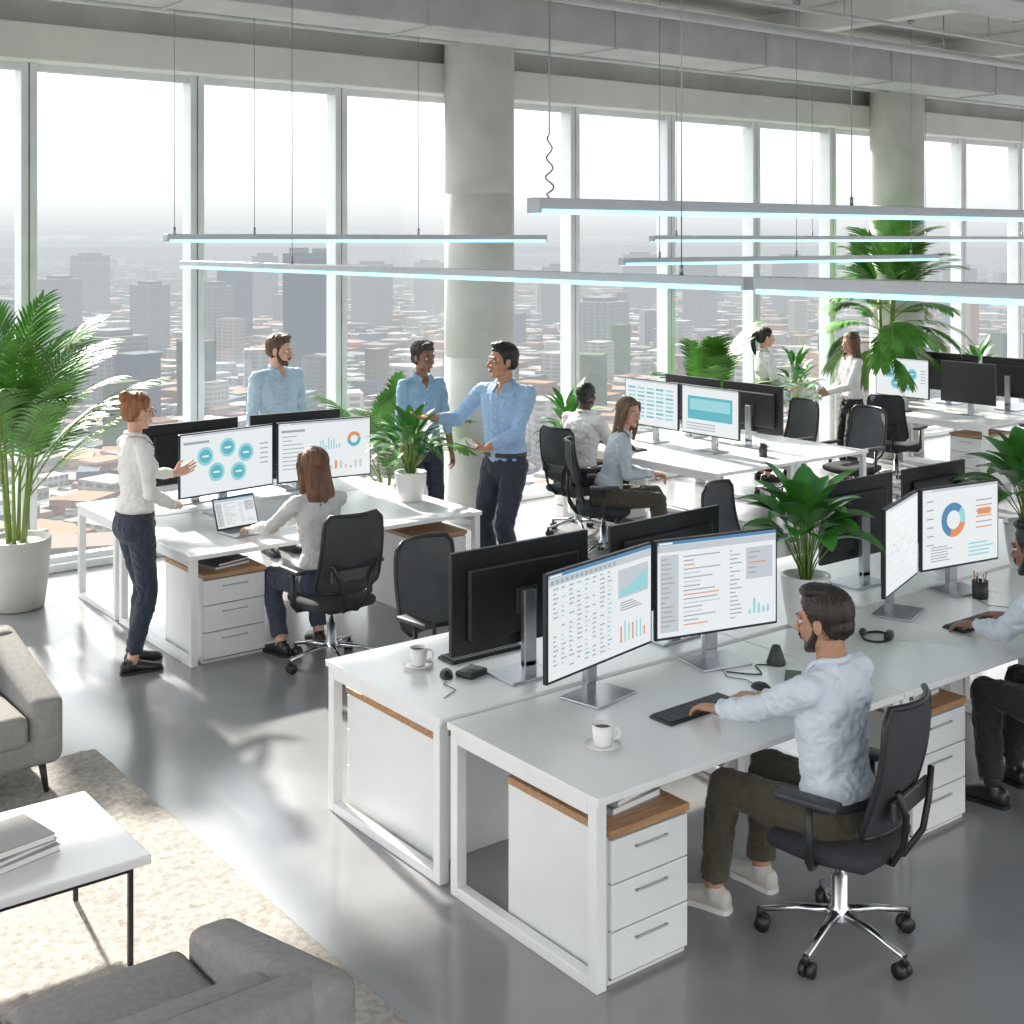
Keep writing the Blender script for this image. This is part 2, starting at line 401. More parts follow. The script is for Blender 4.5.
# ------------------------------------------------------------------ small desk objects
def keyboard(x,y,rz=0,z=DT):
    b=MB(); b.box((-.22,-.065,0),(.22,.065,.012),M_blk,bevel=.004)
    for r in range(5):
        n=15
        for k in range(n):
            if r==0 and 4<=k<=9:
                if k==4: b.box((-.21+k*.028+.001,-.057,.012),(-.21+10*.028-.003,-.036,.018),M_key)
                continue
            b.box((-.21+k*.028+.001,-.057+r*.0235,.012),(-.21+(k+1)*.028-.003,-.057+(r+1)*.0235-.003,.018),M_key)
    b.obj('keyboard',(x,y,z),rz)
keyboard(4.05,3.96,.03); keyboard(3.78,5.15,math.pi); keyboard(6.15,3.95); keyboard(13.05,9.5,-math.pi/2); keyboard(8.62,9.35,-math.pi/2)
def mouse(x,y,rz=0):
    b=MB(); b.loft([(V3((0,t,.0)),V3((1,0,0)),Z,.031*q,.030*q2) for t,q,q2 in ((-.055,.3,.2),(-.045,.8,.8),(-.015,1,1.15),(.02,.95,1),(.045,.7,.6),(.053,.3,.2))],M_blk,16)
    b.v=[(a,c,max(0,e)) for a,c,e in b.v]; b.tube([(0,.05,.008),(.02,.12,.004),(-.03,.2,.004),(.03,.3,.004)],.002,M_blk,n=5)
    b.obj('computer_mouse',(x,y,DT),rz)
mouse(4.48,3.97,-.1); mouse(6.52,3.9); mouse(3.45,4.98,2.6)
def mug(x,y,z=DT,rz=0,saucer=True):
    b=MB(); o=.0
    if saucer:
        b.lathe([(.0,.0),(.035,.0),(.04,.004),(.072,.013),(.074,.016),(.04,.009),(.0,.008)],M_mug); o=.008
    b.lathe([(0,o),(.028,o),(.036,o+.01),(.040,o+.045),(.042,o+.085),(.0385,o+.085),(.036,o+.045),(.03,o+.012),(0,o+.01)],M_mug)
    b.lathe([(0,o+.07),(.0385,o+.07)],M_coffee)
    b.tube([(.038,0,o+.07),(.058,0,o+.072),(.070,0,o+.055),(.066,0,o+.032),(.037,0,o+.02)],.0052,M_mug)
    return b.obj('coffee_mug',(x,y,z),rz)
mug(3.46,3.90,rz=-.6); mug(3.42,5.17,rz=-.6)
b=MB(); b.box((-.036,-.075,0),(.036,.075,.008),M_blk,bevel=.003); b.box((-.032,-.07,.008),(.032,.07,.0085),mat('phone_glass_green',(.03,.10,.05),rough=.1)); b.obj('smartphone',(4.72,3.99,DT),-.9)
b=MB(); b.box((-.065,-.05,0),(.065,.05,.03),M_blk,bevel=.012,seg=3,smooth=True); b.lathe([(0,.032),(.03,.032),(.034,.030)],M_blk2); b.obj('conference_puck',(3.55,4.92,DT-.0),.3)
b=MB(); b.lathe([(0,0),(.045,0),(.046,.01),(.03,.06),(.018,.09),(0,.095)],M_blk2); b.obj('cone_speaker',(4.80,4.16,DT))
b=MB(); b.lathe([(0,0),(.042,0),(.045,.005),(.045,.1),(.041,.1),(.04,.01),(0,.01)],M_blk)
for k in range(6):
    a=k*1.05; b.cyl((.015*math.cos(a),.015*math.sin(a),.012),(.034*math.cos(a),.034*math.sin(a),.13+.01*(k%3)),.004,(M_blk,M_alu,M_wood)[k%3],n=6)
b.obj('pen_cup',(6.60,4.22,DT))
b=MB(); b.tube([(.09*math.cos(t*.3),.07*math.sin(t*.3),.006) for t in range(21)],.006,M_blk,closed=True); b.box((-.03,-.08,0),(.05,-.04,.04),M_blk,bevel=.012,seg=3,smooth=True); b.ell((.0,.07,.02),(.03,.02,.02),M_blk2); b.obj('headset',(5.52,4.12,DT),.4)
b=MB(); b.box((-.105,-.148,0),(.105,.148,.002),M_paper); b.box((-.1,-.14,.002),(.11,.15,.003),M_paper,Matrix.Rotation(.15,4,'Z')); b.obj('paper_sheets',(5.75,3.92,DT),.3)
b=MB(); b.lathe([(0,0),(.04,0),(.042,.12),(.038,.12),(.036,.01),(0,.01)],M_blk2); b.lathe([(0,.1),(.038,.1)],M_blk); b.obj('pen_cup',(9.3,8.22,DT))
def cable(pts,name='power_cable'):
    b=MB(); P=[V3(p) for p in pts]; out=[]
    for i in range(len(P)-1):
        p0=P[max(i-1,0)];p1=P[i];p2=P[i+1];p3=P[min(i+2,len(P)-1)]
        for k in range(8):
            t=k/8; out.append(.5*((2*p1)+(p2-p0)*t+(2*p0-5*p1+4*p2-p3)*t*t+(3*p1-p0-3*p2+p3)*t**3))
    out.append(P[-1]); b.tube(out,.0035,M_blk,n=6); b.obj(name)
cable([(4.52,4.22,.724),(4.62,4.10,.724),(4.70,4.20,.724),(4.76,4.15,.724)])
cable([(4.3,4.40,.68),(4.32,4.3,.45),(4.5,4.25,.28),(4.62,4.3,.35),(4.68,4.4,.68)])
cable([(6.1,4.45,.68),(6.12,4.35,.3),(6.3,4.3,.05),(6.5,4.3,.006)])
b=MB(); b.box((-.17,-.12,0),(.17,.12,.014),M_alu,bevel=.004); b.box((-.15,-.02,.014),(.15,.10,.0155),M_key); b.box((-.05,-.10,.014),(.05,-.035,.015),M_alu)
MT=Matrix.Translation((0,.12,.012))@Matrix.Rotation(math.radians(-20),4,'X')
b.box((-.17,-.004,0),(.17,.004,.225),M_blk2,MT,bevel=.003)
bb=MB(); screen_content(bb,.32,.20,.012,'text',-.0046)
for i,f in enumerate(bb.f): b.add([MT@V3(bb.v[k]) for k in f],[tuple(range(len(f)))],bb.mats[bb.m[i]])
b.obj('laptop',(4.06,8.28,DT),.12)
# ------------------------------------------------------------------ OFFICE CHAIR
def chair_mesh(panel,nm):
    b=MB()
    for k in range(5):
        a=math.radians(90+72*k+20); d=V3((math.cos(a),math.sin(a),0)); u,v=frame_from(d)
        b.loft([(V3((0,0,.125))+d*.03,u,v,.024,.020),(V3((0,0,.115))+d*.16,u,v,.018,.014),(V3((0,0,.082))+d*.31,u,v,.013,.010)],M_chr,10)
        c=d*.31; b.cyl(c+V3((0,0,.05)),c+V3((0,0,.09)),.012,M_blk,n=8)
        t=V3((-d.y,d.x,0))
        for sg in (-1,1): b.cyl(c+V3((0,0,.03))+t*(.006*sg)-d*.012,c+V3((0,0,.03))+t*(.026*sg)-d*.012,.03,M_blk,n=16)
    b.lathe([(.045,.10),(.045,.14),(.032,.15),(.032,.27),(.02,.275),(.02,.38)],M_chr,n=16)
    b.box((-.09,-.13,.355),(.09,.11,.395),M_blk,bevel=.012)
    b.loft([(V3((0,0,z)),V3((1,0,0)),V3((0,1,0)),.245*q,.235*q) for z,q in ((.392,.7),(.396,.93),(.415,.99),(.44,1.),(.455,.96),(.463,.85),(.466,.5))],M_seat,32)
    n=7*32; base=len(b.v)-n
    for i in range(base,len(b.v)):
        x,y,z=b.v[i]; r=max(abs(x)/.245,abs(y)/.235,1e-6); l=math.hypot(x/.245,y/.235); q=1+.55*(l/r-1)*1.0 if l>0 else 1
        b.v[i]=(x*q,y*q,z-(.02*max(0,(y-.12)/.12)**2))
    def bp(u,v):
        wd=.232*(1-.10*v)*(1-max(0,(abs(v*2-1)-.75)/.25)**2*.22)
        return V3((u*wd,-.225-.10*v-.03*math.sin(v*3.1)+.055*u*u+.035*math.sin(math.pi*min(1,v*1.6))*(1-u*u)*.6,.52+.50*v))
    nu,nv=12,14;vs=[];fs=[]
    for j in range(nv+1):
        for i in range(nu+1): vs.append(bp(-1+2*i/nu,j/nv))
    K=len(vs); vs+= [p+V3((0,-.010,0)) for p in vs]
    for j in range(nv):
        for i in range(nu):
            a=j*(nu+1)+i; fs.append((a,a+1,a+nu+2,a+nu+1)); fs.append((K+a,K+a+nu+1,K+a+nu+2,K+a+1))
    b.add(vs,fs,panel,None,True)
    loop=[bp(-1+2*i/12,0) for i in range(13)]+[bp(1,j/12) for j in range(1,12)]+[bp(1-2*i/12,1) for i in range(13)]+[bp(-1,1-j/12) for j in range(1,12)]
    b.tube([p+V3((0,-.005,0)) for p in loop],.013,M_blk,n=8,closed=True)
    for sg in (-1,1): b.tube([(0,-.08,.38),(sg*.05,-.24,.40),(sg*.09,-.30,.50),(sg*.11,-.315,.62),(sg*.16,-.305,.72)],.013,M_blk)
    b.box((-.17,-.295,.60),(.17,-.275,.68),M_blk2,bevel=.01)
    for sg in (-1,1):
        b.tube([(sg*.12,.0,.385),(sg*.25,.0,.39),(sg*.285,-.01,.43),(sg*.285,-.01,.64)],[.016,.016,.018,.014],M_blk)
        b.box((sg*.285-.04,-.13,.64),(sg*.285+.04,.12,.668),M_blk2,bevel=.011,seg=3,smooth=True)
    me=b.mesh(nm); bm=bmesh.new(); bm.from_mesh(me); bmesh.ops.recalc_face_normals(bm,faces=bm.faces); bm.to_mesh(me); bm.free(); return me
CH1=chair_mesh(M_mesh,'office_chair_dark'); CH2=chair_mesh(M_mesh2,'office_chair_grey')
def yaw(d): return math.atan2(-d[0],d[1])
def chair(x,y,d,me=None): inst('office_chair',me or CH1,(x,y,0),yaw(d))
chair(4.12,3.25,(-.24,1)); chair(5.90,3.15,(0,1)); chair(4.22,7.40,(0,1))
chair(4.22,6.0,(.1,-1),CH2); chair(6.85,6.15,(.25,-1),CH2)
chair(7.92,9.28,(1,.1)); chair(7.50,8.44,(.75,-.6)); chair(10.82,9.25,(-1,.1),CH2); chair(12.42,9.0,(1,.2)); chair(10.85,8.4,(-1,0),CH2); chair(15.3,8.9,(-1,0))
# ------------------------------------------------------------------ PLANTS
def strip(b,p,d,side,L,w,droop,m,n=4):
    vs=[];fs=[];d=d.normalized();q=p.copy();dd=d.copy()
    for i in range(n+1):
        t=i/n; ww=w*(math.sin(math.pi*min(1,.12+t*.88))**.8)*.5+.0008
        vs.append(q+side*ww); vs.append(q-side*ww)
        dd=(dd+V3((0,0,-droop/n))).normalized(); q=q+dd*(L/n)
    for i in range(n): fs.append((2*i,2*i+1,2*i+3,2*i+2))
    b.add(vs,fs,m,None,True)
def frond(b,p,az,L,el,droop,ll,n=24,w=.026):
    q=V3(p);e=el;pts=[q.copy()];N=16
    h=V3((math.cos(az),math.sin(az),0));dirs=[]
    for i in range(N):
        d=h*math.cos(e)+Z*math.sin(e); dirs.append(d); q=q+d*(L/N); pts.append(q.copy()); e-=droop/N*(.4+1.2*i/N)
    b.tube(pts,[.007-.005*i/N for i in range(N+1)],M_stem,n=5)
    s=V3((-h.y,h.x,0))
    for k in range(n):
        t=.25+.75*k/(n-1); i=min(N-1,int(t*N)); f=t*N-i; pp=pts[i].lerp(pts[min(N,i+1)],f); d=dirs[i]
        l=ll*(.45+.55*math.sin(math.pi*min(1,(t-.2)*1.05)))*(1-.35*max(0,t-.8)/.2)
        for sg in (-1,1):
            dd=(s*sg*(1-.45*t)+d*(.65+.5*t)+Z*(.12*random.random())).normalized()
            sd=dd.cross(d.cross(s)).normalized()
            strip(b,pp,dd,sd,l*random.uniform(.9,1.1),w,.5,M_leaf,4)
def pot(b,r0,r1,h,m):
    b.lathe([(0,0),(r0*.9,0),(r0,.012),((r0+r1)/2*1.03,h*.5),(r1,h-.01),(r1,h),(r1-.02,h),(r1-.025,h-.03),(0,h-.03)],m,n=36)
    b.lathe([(0,h-.035),(r1-.02,h-.035)],M_soil)
def keep_clear(b,x,y):
    nv=[]
    for (a,c,e) in b.v:
        X,Y=a+x,c+y
        if Y>10.45: Y=10.45+(Y-10.45)*.28
        Y=min(Y,10.76)
        for cx,cy in COLS:
            dx,dy=X-cx,Y-cy; r=math.hypot(dx,dy)
            if r<.40: X=cx+dx/r*(.37+.075*r); Y=cy+dy/r*(.37+.075*r)
        nv.append((X-x,Y-y,e))
    b.v=nv
def palm(name,x,y,L,nf=18,pr=(.20,.24,.52),ll=.28,stems=5,seed=1,stemh=.45,els=(.75,1.5),dr=(.8,1.6),w=.026,trunk=.018):
    random.seed(seed); b=MB(); pot(b,*pr,M_pot)
    for s in range(stems):
        a=2*math.pi*s/stems; r=.06; p0=V3((r*math.cos(a),r*math.sin(a),pr[2]-.04)); p1=p0+V3((.05*math.cos(a),.05*math.sin(a),stemh*random.uniform(.75,1)))
        b.tube([p0,(p0+p1)/2,p1],[trunk,trunk*.8,trunk*.6],M_stem)
        for k in range(max(1,nf//stems)):
            az=a+random.uniform(-1.3,1.3); f=k/max(1,nf//stems-1) if nf//stems>1 else .5
            el=els[1]+(els[0]-els[1])*f+random.uniform(-.12,.12)
            frond(b,p1-V3((0,0,.05*k)),az,L*random.uniform(.85,1.12),el,random.uniform(*dr),ll,w=w)
    keep_clear(b,x,y)
    b.obj(name,(x,y,0))
def broad(name,x,y,z,H,pr,nl=26,ll=.2,lw=.085,seed=2,m=M_leaf2,potm=None,R=.25,low=.55):
    random.seed(seed); b=MB(); pot(b,*pr,potm or M_potw)
    for k in range(nl):
        az=k*2.399+random.uniform(-.3,.3); f=k/nl; hh=(H-pr[2]-ll*.55)*(1-low*f)*random.uniform(.75,1); out=R*(.2+.8*f)*random.uniform(.7,1.1)
        h=V3((math.cos(az),math.sin(az),0)); p0=V3((0,0,pr[2]-.04))+h*.02; p2=p0+h*out*.6+Z*(hh+.04)
        b.tube([p0,p0+h*out*.15+Z*hh*.5,p2],[.005,.004,.003],M_stem,n=5)
        d=(h*(.35+.75*f)+Z*(1-.45*f)).normalized(); s=V3((-h.y,h.x,0)); n=8;vs=[];fs=[];q=p2.copy();dd=d.copy();L=ll*random.uniform(.8,1.2)
        for i in range(n+1):
            t=i/n; ww=lw*.5*(math.sin(math.pi*t**.75)**.75 if 0<t<1 else 0)+.001; up=s.cross(dd).normalized()
            if up.z<0: up=-up
            vs+= [q+s*ww+up*ww*.35,q.copy(),q-s*ww+up*ww*.35]
            dd=(dd+V3((0,0,-.10-.05*f))).normalized(); q=q+dd*(L/n)
        for i in range(n):
            a=3*i; fs+= [(a,a+1,a+4,a+3),(a+1,a+2,a+5,a+4)]
        b.add(vs,fs,m,None,True)
    keep_clear(b,x,y)
    b.obj(name,(x,y,z))
palm('potted_palm',3.00,9.98,1.22,nf=30,pr=(.20,.25,.52),ll=.30,stems=6,seed=3,stemh=.70,els=(.95,1.52),dr=(.5,1.3),w=.024)
palm('potted_palm',13.80,10.12,.98,nf=42,pr=(.16,.19,.5),ll=.34,stems=3,seed=5,stemh=1.85,els=(-.2,1.45),dr=(.8,1.5),w=.032,trunk=.035)
palm('potted_palm',6.45,10.25,.95,nf=12,pr=(.14,.17,.4),ll=.22,stems=3,seed=8,stemh=.3)
palm('potted_palm',10.8,10.35,1.05,nf=22,pr=(.16,.19,.45),ll=.30,stems=4,seed=9,stemh=.40,w=.03)
broad('potted_ficus',12.4,10.45,0,1.5,(.14,.17,.4),nl=36,ll=.26,lw=.1,seed=12,R=.4)
broad('potted_ficus',8.75,10.4,0,1.25,(.14,.17,.4),nl=36,ll=.26,lw=.1,seed=13,R=.35)
broad('potted_ficus',15.9,10.2,0,1.4,(.14,.17,.4),nl=36,ll=.26,lw=.1,seed=14,R=.35)
broad('potted_peace_lily',5.40,4.48,DT,.82,(.095,.13,.27),nl=32,ll=.27,lw=.15,seed=4,R=.24,low=.5)
broad('potted_peace_lily',5.55,8.50,DT,.72,(.09,.125,.23),nl=52,ll=.22,lw=.085,seed=6,R=.27)
broad('potted_peace_lily',7.42,4.42,DT,.85,(.10,.14,.29),nl=30,ll=.30,lw=.16,seed=7,R=.24)
# ------------------------------------------------------------------ LOUNGE
random.seed(11)
RX0,RX1,RY0,RY1=-.6,2.52,2.6,6.95; st=.022
nx=int((RX1-RX0)/st);ny=int((RY1-RY0)/st);vs=[];fs=[]
for j in range(ny+1):
    for i in range(nx+1):
        e=min(i,j,nx-i,ny-j)
        z=.004 if e==0 else .014+random.random()*.006+.002*noise.noise(V3((i*.15,j*.15,0)))
        vs.append((RX0+i*st+random.uniform(-.005,.005),RY0+j*st+random.uniform(-.005,.005),z if e else 0))
for j in range(ny):
    for i in range(nx):
        a=j*(nx+1)+i; fs.append((a,a+1,a+nx+2,a+nx+1))
b=MB(); b.add(vs,fs,M_rug,None,True); b.obj('woven_rug',fix=False)
def sofa(x,y,rz,w=1.5,d=.86):
    b=MB(); aw=.17
    b.box((-w/2+.03,-d/2+.05,.16),(w/2-.03,d/2-.03,.30),M_sofa,bevel=.03,seg=4,smooth=True)
    n=2; cw=(w-2*aw)/n
    for i in range(n):
        x0=-w/2+aw+i*cw; b.box((x0+.004,-d/2+.18,.27),(x0+cw-.004,d/2,.43),M_sofa,bevel=.045,seg=5,smooth=True)
        b.box((x0+.006,-d/2+.10,.40),(x0+cw-.006,-d/2+.27,.64),M_sofa,bevel=.06,seg=5,smooth=True)
    b.box((-w/2+.02,-d/2+.012,.17),(w/2-.02,-d/2+.16,.655),M_sofa,bevel=.05,seg=5,smooth=True)
    for sg in (-1,1):
        x0=sg*(w/2-aw/2)
        s0=len(b.v); b.box((x0-aw/2,-d/2,.16),(x0+aw/2,d/2-.01,.60),M_sofa,bevel=.055,seg=5,smooth=True)
        for k in range(s0,len(b.v)):
            vx,vy,vz=b.v[k]
            if vz>.3: b.v[k]=(vx,vy,vz-.12*(vy+d/2)/d*(vz-.3)/.3+.07*(1-(vy+d/2)/d)*(vz-.3)/.3)
    for sx in (-1,1):
        for sy in (-1,1): b.cyl((sx*(w/2-.07),sy*(d/2-.08),.012),(sx*(w/2-.09),sy*(d/2-.10),.17),.013,M_blk,r1=.02,n=10)
    b.obj('grey_sofa',(x,y,.010),rz)
sofa(1.42,6.42+.43,math.pi); sofa(1.17,3.62,0)
b=MB(); b.box((0,0,.385),(1.15,.72,.42),M_desk,bevel=.006)
for ax in (.06,1.09):
    for ay in (.06,.66): b.box((ax-.009,ay-.009,.0),(ax+.009,ay+.009,.385),M_blk)
for ay in (.06,.66): b.box((.06,ay-.007,.35),(1.09,ay+.007,.37),M_blk)
for ax in (.06,1.09): b.box((ax-.007,.06,.35),(ax+.007,.66,.37),M_blk)
b.obj('coffee_table',(.76,4.70,.019))
books('magazine_stack',1.44,5.02,.439,.25,[(.36,.26,.028,M_bk2,0),(.34,.25,.022,M_bk1,.05),(.33,.25,.030,mat('book_cover_beige',(.30,.295,.28),rough=.6),-.08)])
# ------------------------------------------------------------------ PEOPLE
def ik(a,c,l1,l2,pole):
    d=c-a; L=d.length
    if L>(l1+l2)*.995: c=a+d*((l1+l2)*.995/L); d=c-a; L=d.length
    x=(l1*l1-l2*l2+L*L)/(2*L); h=math.sqrt(max(1e-6,l1*l1-x*x)); n=d/L
    p=pole-n*pole.dot(n); p.normalize()
    return a+n*x+p*h,c
def make_hand(out,W,dy,N,side,s,skin,curl=.35,spread=0.,thumb=.5):
    dy=dy.normalized(); N=(N-dy*N.dot(dy)).normalized(); X=dy.cross(N).normalized(); th=-side
    b=MB(); k=s
    def P(x,y,z): return W+X*(x*k)+dy*(y*k)+N*(z*k)
    b.loft([(P(0,-.03,0),X,N,.026*k,.021*k),(P(0,0,0),X,N,.027*k,.019*k),(P(th*.004,.03,0),X,N,.036*k,.017*k),(P(0,.065,0),X,N,.041*k,.0155*k),(P(0,.092,-.001),X,N,.039*k,.013*k),(P(0,.10,-.002),X,N,.032*k,.009*k)],M_paper,18)
    b.ell(P(th*.026,.032,-.007),(.016*k,.03*k,.014*k),M_paper,(X,dy,N))
    for i,(fx,fl,r) in enumerate(((.031,.070,.0088),(.0105,.080,.0092),(-.0105,.074,.0088),(-.030,.057,.0078))):
        p=P(th*fx,.088-(.006 if i==3 else 0),-.001); ang=curl*.5+.08*i*curl; fan=th*fx*(2.2+spread*6)
        seg=(.45,.32,.25);rr=r
        for q in range(3):
            d=(dy*math.cos(ang)-N*math.sin(ang)+X*fan*(1 if q==0 else .6)).normalized()
            p2=p+d*(fl*seg[q]*k); b.limb(p,p2,[(-.04,rr*k),(1,rr*.92*k)],M_paper,10); b.ell(p2,rr*.93*k,M_paper,n=10,k=8)
            p=p2; rr*=.93; ang+=curl*(1.0 if q==0 else .8)
    p=P(th*.030,.022,-.006); d=(X*th*(.75-.2*thumb)+dy*.75-N*(.15+.45*thumb)).normalized()
    p2=p+d*.042*k; b.limb(p,p2,[(0,.0125*k),(1,.0105*k)],M_paper,10); b.ell(p2,.0108*k,M_paper,n=10,k=8)
    d2=(d*.8+dy*.5-N*.25*thumb-X*th*.15).normalized(); p3=p2+d2*.031*k; b.limb(p2,p3,[(0,.0105*k),(1,.0088*k)],M_paper,10); b.ell(p3,.009*k,M_paper,n=10,k=8)
    vs,fs=remesh(b,.0032*k,1); out.add(vs,fs,skin,None,True)
def lerp_tab(tab,x):
    if x<=tab[0][0]: return tab[0][1]
    for (a,va),(c,vc) in zip(tab,tab[1:]):
        if x<=c: return va+(vc-va)*(x-a)/(c-a)
    return tab[-1][1]
HLINE=[(-.2,-.085),(-.07,-.080),(-.040,-.050),(-.022,-.012),(-.004,-.012),(.004,-.018),(.018,-.018),(.026,.012),(.040,.040),(.060,.066),(.12,.072)]
def person(name,x,y,face,s=1.,fem=False,hz=.955,py=0.,lean=(0,0),twist=0.,L=None,R=None,LF=None,RF=None,hyaw=0.,hpitch=0.,
           skin=None,shirt=None,pants=None,shoe=None,hair=None,style='short',sleeve=.96,beard=False,LH=None,RH=None,belt=True,sock=None,glasses=False,vox=.0095,lp=None,rp=None,seated=False):
    V=V3((face[0],face[1],0)).normalized(); U=V3((V.y,-V.x,0)); O=V3((x,y,0)); out=MB()
    def W(p):
        if len(p)==4: return V3(p[1:])
        return O+U*p[0]+V*p[1]+Z*p[2]
    def D(p): return (U*p[0]+V*p[1]+Z*p[2]).normalized()
    P=O+V*py+Z*(hz*s)
    T=(Z+U*lean[0]+V*lean[1]).normalized()
    Ut=(U*math.cos(twist)+V*math.sin(twist)); Ut=(Ut-T*Ut.dot(T)).normalized(); Vt=T.cross(Ut).normalized()
    if fem: tr=[(-.01,.156,.112),(.05,.148,.106),(.13,.128,.096),(.18,.124,.094),(.26,.138,.100),(.34,.150,.108),(.42,.156,.102),(.475,.146,.085),(.51,.105,.068),(.535,.068,.058)]; sw=.158; ar=.88
    else: tr=[(-.01,.163,.118),(.05,.162,.117),(.13,.160,.115),(.19,.162,.114),(.27,.172,.118),(.35,.182,.122),(.43,.184,.116),(.485,.170,.096),(.52,.115,.074),(.545,.075,.062)]; sw=.190; ar=1.02
    tw=lambda t:(Ut*min(1,t/.4)+U*(1-min(1,t/.4))).normalized()
    sh=MB(); rings=[]
    for t,a,c in tr:
        u=tw(max(0,t)); u=(u-T*u.dot(T)).normalized(); v=T.cross(u); rings.append((P+T*t*s+v*(.012*s*math.sin(t*6)),u,v,a*s,c*s))
    sh.loft(rings,M_paper,26)
    # loose fabric bloused over the belt
    sh.loft([(P+T*t*s,U,T.cross(U).normalized(),(tr[1][1]+a)*s,(tr[1][2]+a)*s) for t,a in ((.055,-.01),(.062,.008),(.08,.012),(.11,.006),(.15,-.01))],M_paper,26)
    if fem:
        for sg in (-1,1): sh.ell(P+T*.345*s+Ut*(sg*.068*s)+Vt*.072*s,(.062*s,.052*s,.062*s),M_paper,(Ut,Vt,T))
    else:
        for sg in (-1,1): sh.ell(P+T*.39*s+Ut*(sg*.075*s)+Vt*.055*s,(.085*s,.06*s,.07*s),M_paper,(Ut,Vt,T))
        for sg in (-1,1): sh.ell(P+T*.40*s+Ut*(sg*.085*s)-Vt*.05*s,(.08*s,.055*s,.09*s),M_paper,(Ut,Vt,T))
    nb=P+T*.535*s
    armdata=[]
    for sg,tgt,hd,pl in ((-1,L,LH,lp),(1,R,RH,rp)):
        S=P+T*.475*s+Ut*(sg*sw*s)
        if tgt is None: tgt=(sg*(sw+.06)*s,py+.05,hz*s-.10*s)
        tg=W(tgt); pole=D(pl) if pl else (Ut*(sg*.45)-Z*.8-V*.45)
        E,Wr=ik(S,tg,.285*s,.255*s,pole)
        sh.limb(nb-T*.035*s,S,[(0,.05*s),(.6,.056*s*ar),(1,.056*s*ar)],M_paper)
        sh.ell(S,.060*s*ar,M_paper)
        sh.limb(S,E,[(0,.061*s*ar),(.25,.060*s*ar),(.6,.053*s*ar),(1,.048*s*ar)],M_paper)
        sh.ell(E,.049*s*ar,M_paper)
        q=sleeve; sh.limb(E,Wr,[(0,.048*s*ar),(.25*q,.049*s*ar),(.75*q,.042*s*ar),(q-.10,.036*s*ar),(q-.09,.039*s*ar),(q,.038*s*ar)],M_paper)
        armdata.append((S,E,Wr,sg,hd))
    vs,fs=remesh(sh,vox*s,3,amp=.010,ns=(12,12,17))
    f1=[];f2=[]; vt0=.462 if not fem else .445
    for f in fs:
        c=(vs[f[0]]+vs[f[2]])/2; r=c-P; t=r.dot(T)/s; xx=abs(r.dot(Ut))/s; yy=r.dot(Vt)/s
        (f2 if (t>vt0 and yy>.02 and xx<(t-vt0)*.50) else f1).append(f)
    out.add(vs,f1,shirt,None,True); out.add(vs,f2,skin,None,True)
    prof=[]
    for k in range(9):
        t=.07+k*(vt0-.07)/8; best=None
        for p in vs:
            r=p-P
            if abs(r.dot(T)-t*s)<.012 and abs(r.dot(Ut))<.014:
                q=r.dot(Vt)
                if q<.25*s and (best is None or q>best): best=q
        if best is not None: prof.append(P+T*t*s+Vt*(best+.0005))
    if len(prof)>3:
        for off in (-.014,.014): out.tube([p+Ut*off*s for p in prof],.0022,shirt,n=5)
        for p in prof[::1]: out.ell(p+Vt*.001,.0055*s,M_mug,n=8,k=6)
    cc=P+T*.548*s; ring=[]
    for k in range(21):
        a=math.radians(-235+290*k/20)
        ring.append(cc+Ut*(math.cos(a)*.064*s)+Vt*(math.sin(a)*.060*s)+T*(.012*s if math.sin(a)<0 else .006*s-.02*s*max(0,math.sin(a))))
    out.tube(ring,.0125*s,shirt,n=8)
    for sg in (-1,1):
        q0=cc+Ut*(sg*.066*s)+Vt*.010*s+T*.014*s; q1=cc+Ut*(sg*.026*s)+Vt*.068*s-T*.014*s; q2=cc+Ut*(sg*.048*s)+Vt*.098*s-T*.066*s; q3=cc+Ut*(sg*.088*s)+Vt*.045*s-T*.022*s
        dn=Vt*.008*s
        out.add([q0,q1,q2,q3,q0+dn,q1+dn,q2+dn,q3+dn],[(0,1,2,3),(4,7,6,5),(0,4,5,1),(1,5,6,2),(2,6,7,3),(3,7,4,0)],shirt)
    # ---- trousers
    tb=MB(); hw=.090*s
    pr=[(.055,.150 if fem else .162,.104 if fem else .117),(.0,.168,.120),(-.05,.174,.124),(-.10,.165,.112),(-.135,.12,.085)]
    if seated: pr=[(.055,.152 if fem else .162,.108 if fem else .117),(.0,.172,.130),(-.05,.180,.135),(-.09,.165,.12)]
    tb.loft([(P+Z*t*s,U,V,a*s,c*s) for t,a,c in reversed(pr)],M_paper,26)
    if not seated:
        for sg in (-1,1): tb.ell(P+U*(sg*.075*s)-V*.045*s-Z*.05*s,(.085*s,.072*s,.085*s),M_paper,(U,V,Z))
    feet=[]
    for sg,ft in ((-1,LF),(1,RF)):
        H=P+U*(sg*hw)-Z*.035*s
        if ft is None: ft=(sg*.095,py,0) if not seated else (sg*.11,py+.46*s,0)
        A=W((ft[0],ft[1],.095*s))
        A.z=.095*s+ft[2]
        Kn,A=ik(H,A,.425*s,.415*s,V+U*(sg*.12)+(Z*.3 if seated else Z*0))
        f=.95 if fem else 1.
        tb.limb(H,Kn,[(0,.096*s*f),(.3,.091*s*f),(.7,.076*s*f),(1,.066*s*f)],M_paper); tb.ell(H,.095*s*f,M_paper); tb.ell(Kn,.066*s*f,M_paper)
        tb.limb(Kn,A,[(0,.065*s*f),(.28,.067*s*f),(.7,.060*s*f),(.93,.058*s*f)],M_paper)
        feet.append((Kn,A,sg))
    vs,fs=remesh(tb,vox*s,3,amp=.010,ns=(13,13,12)); out.add(vs,fs,pants,None,True)
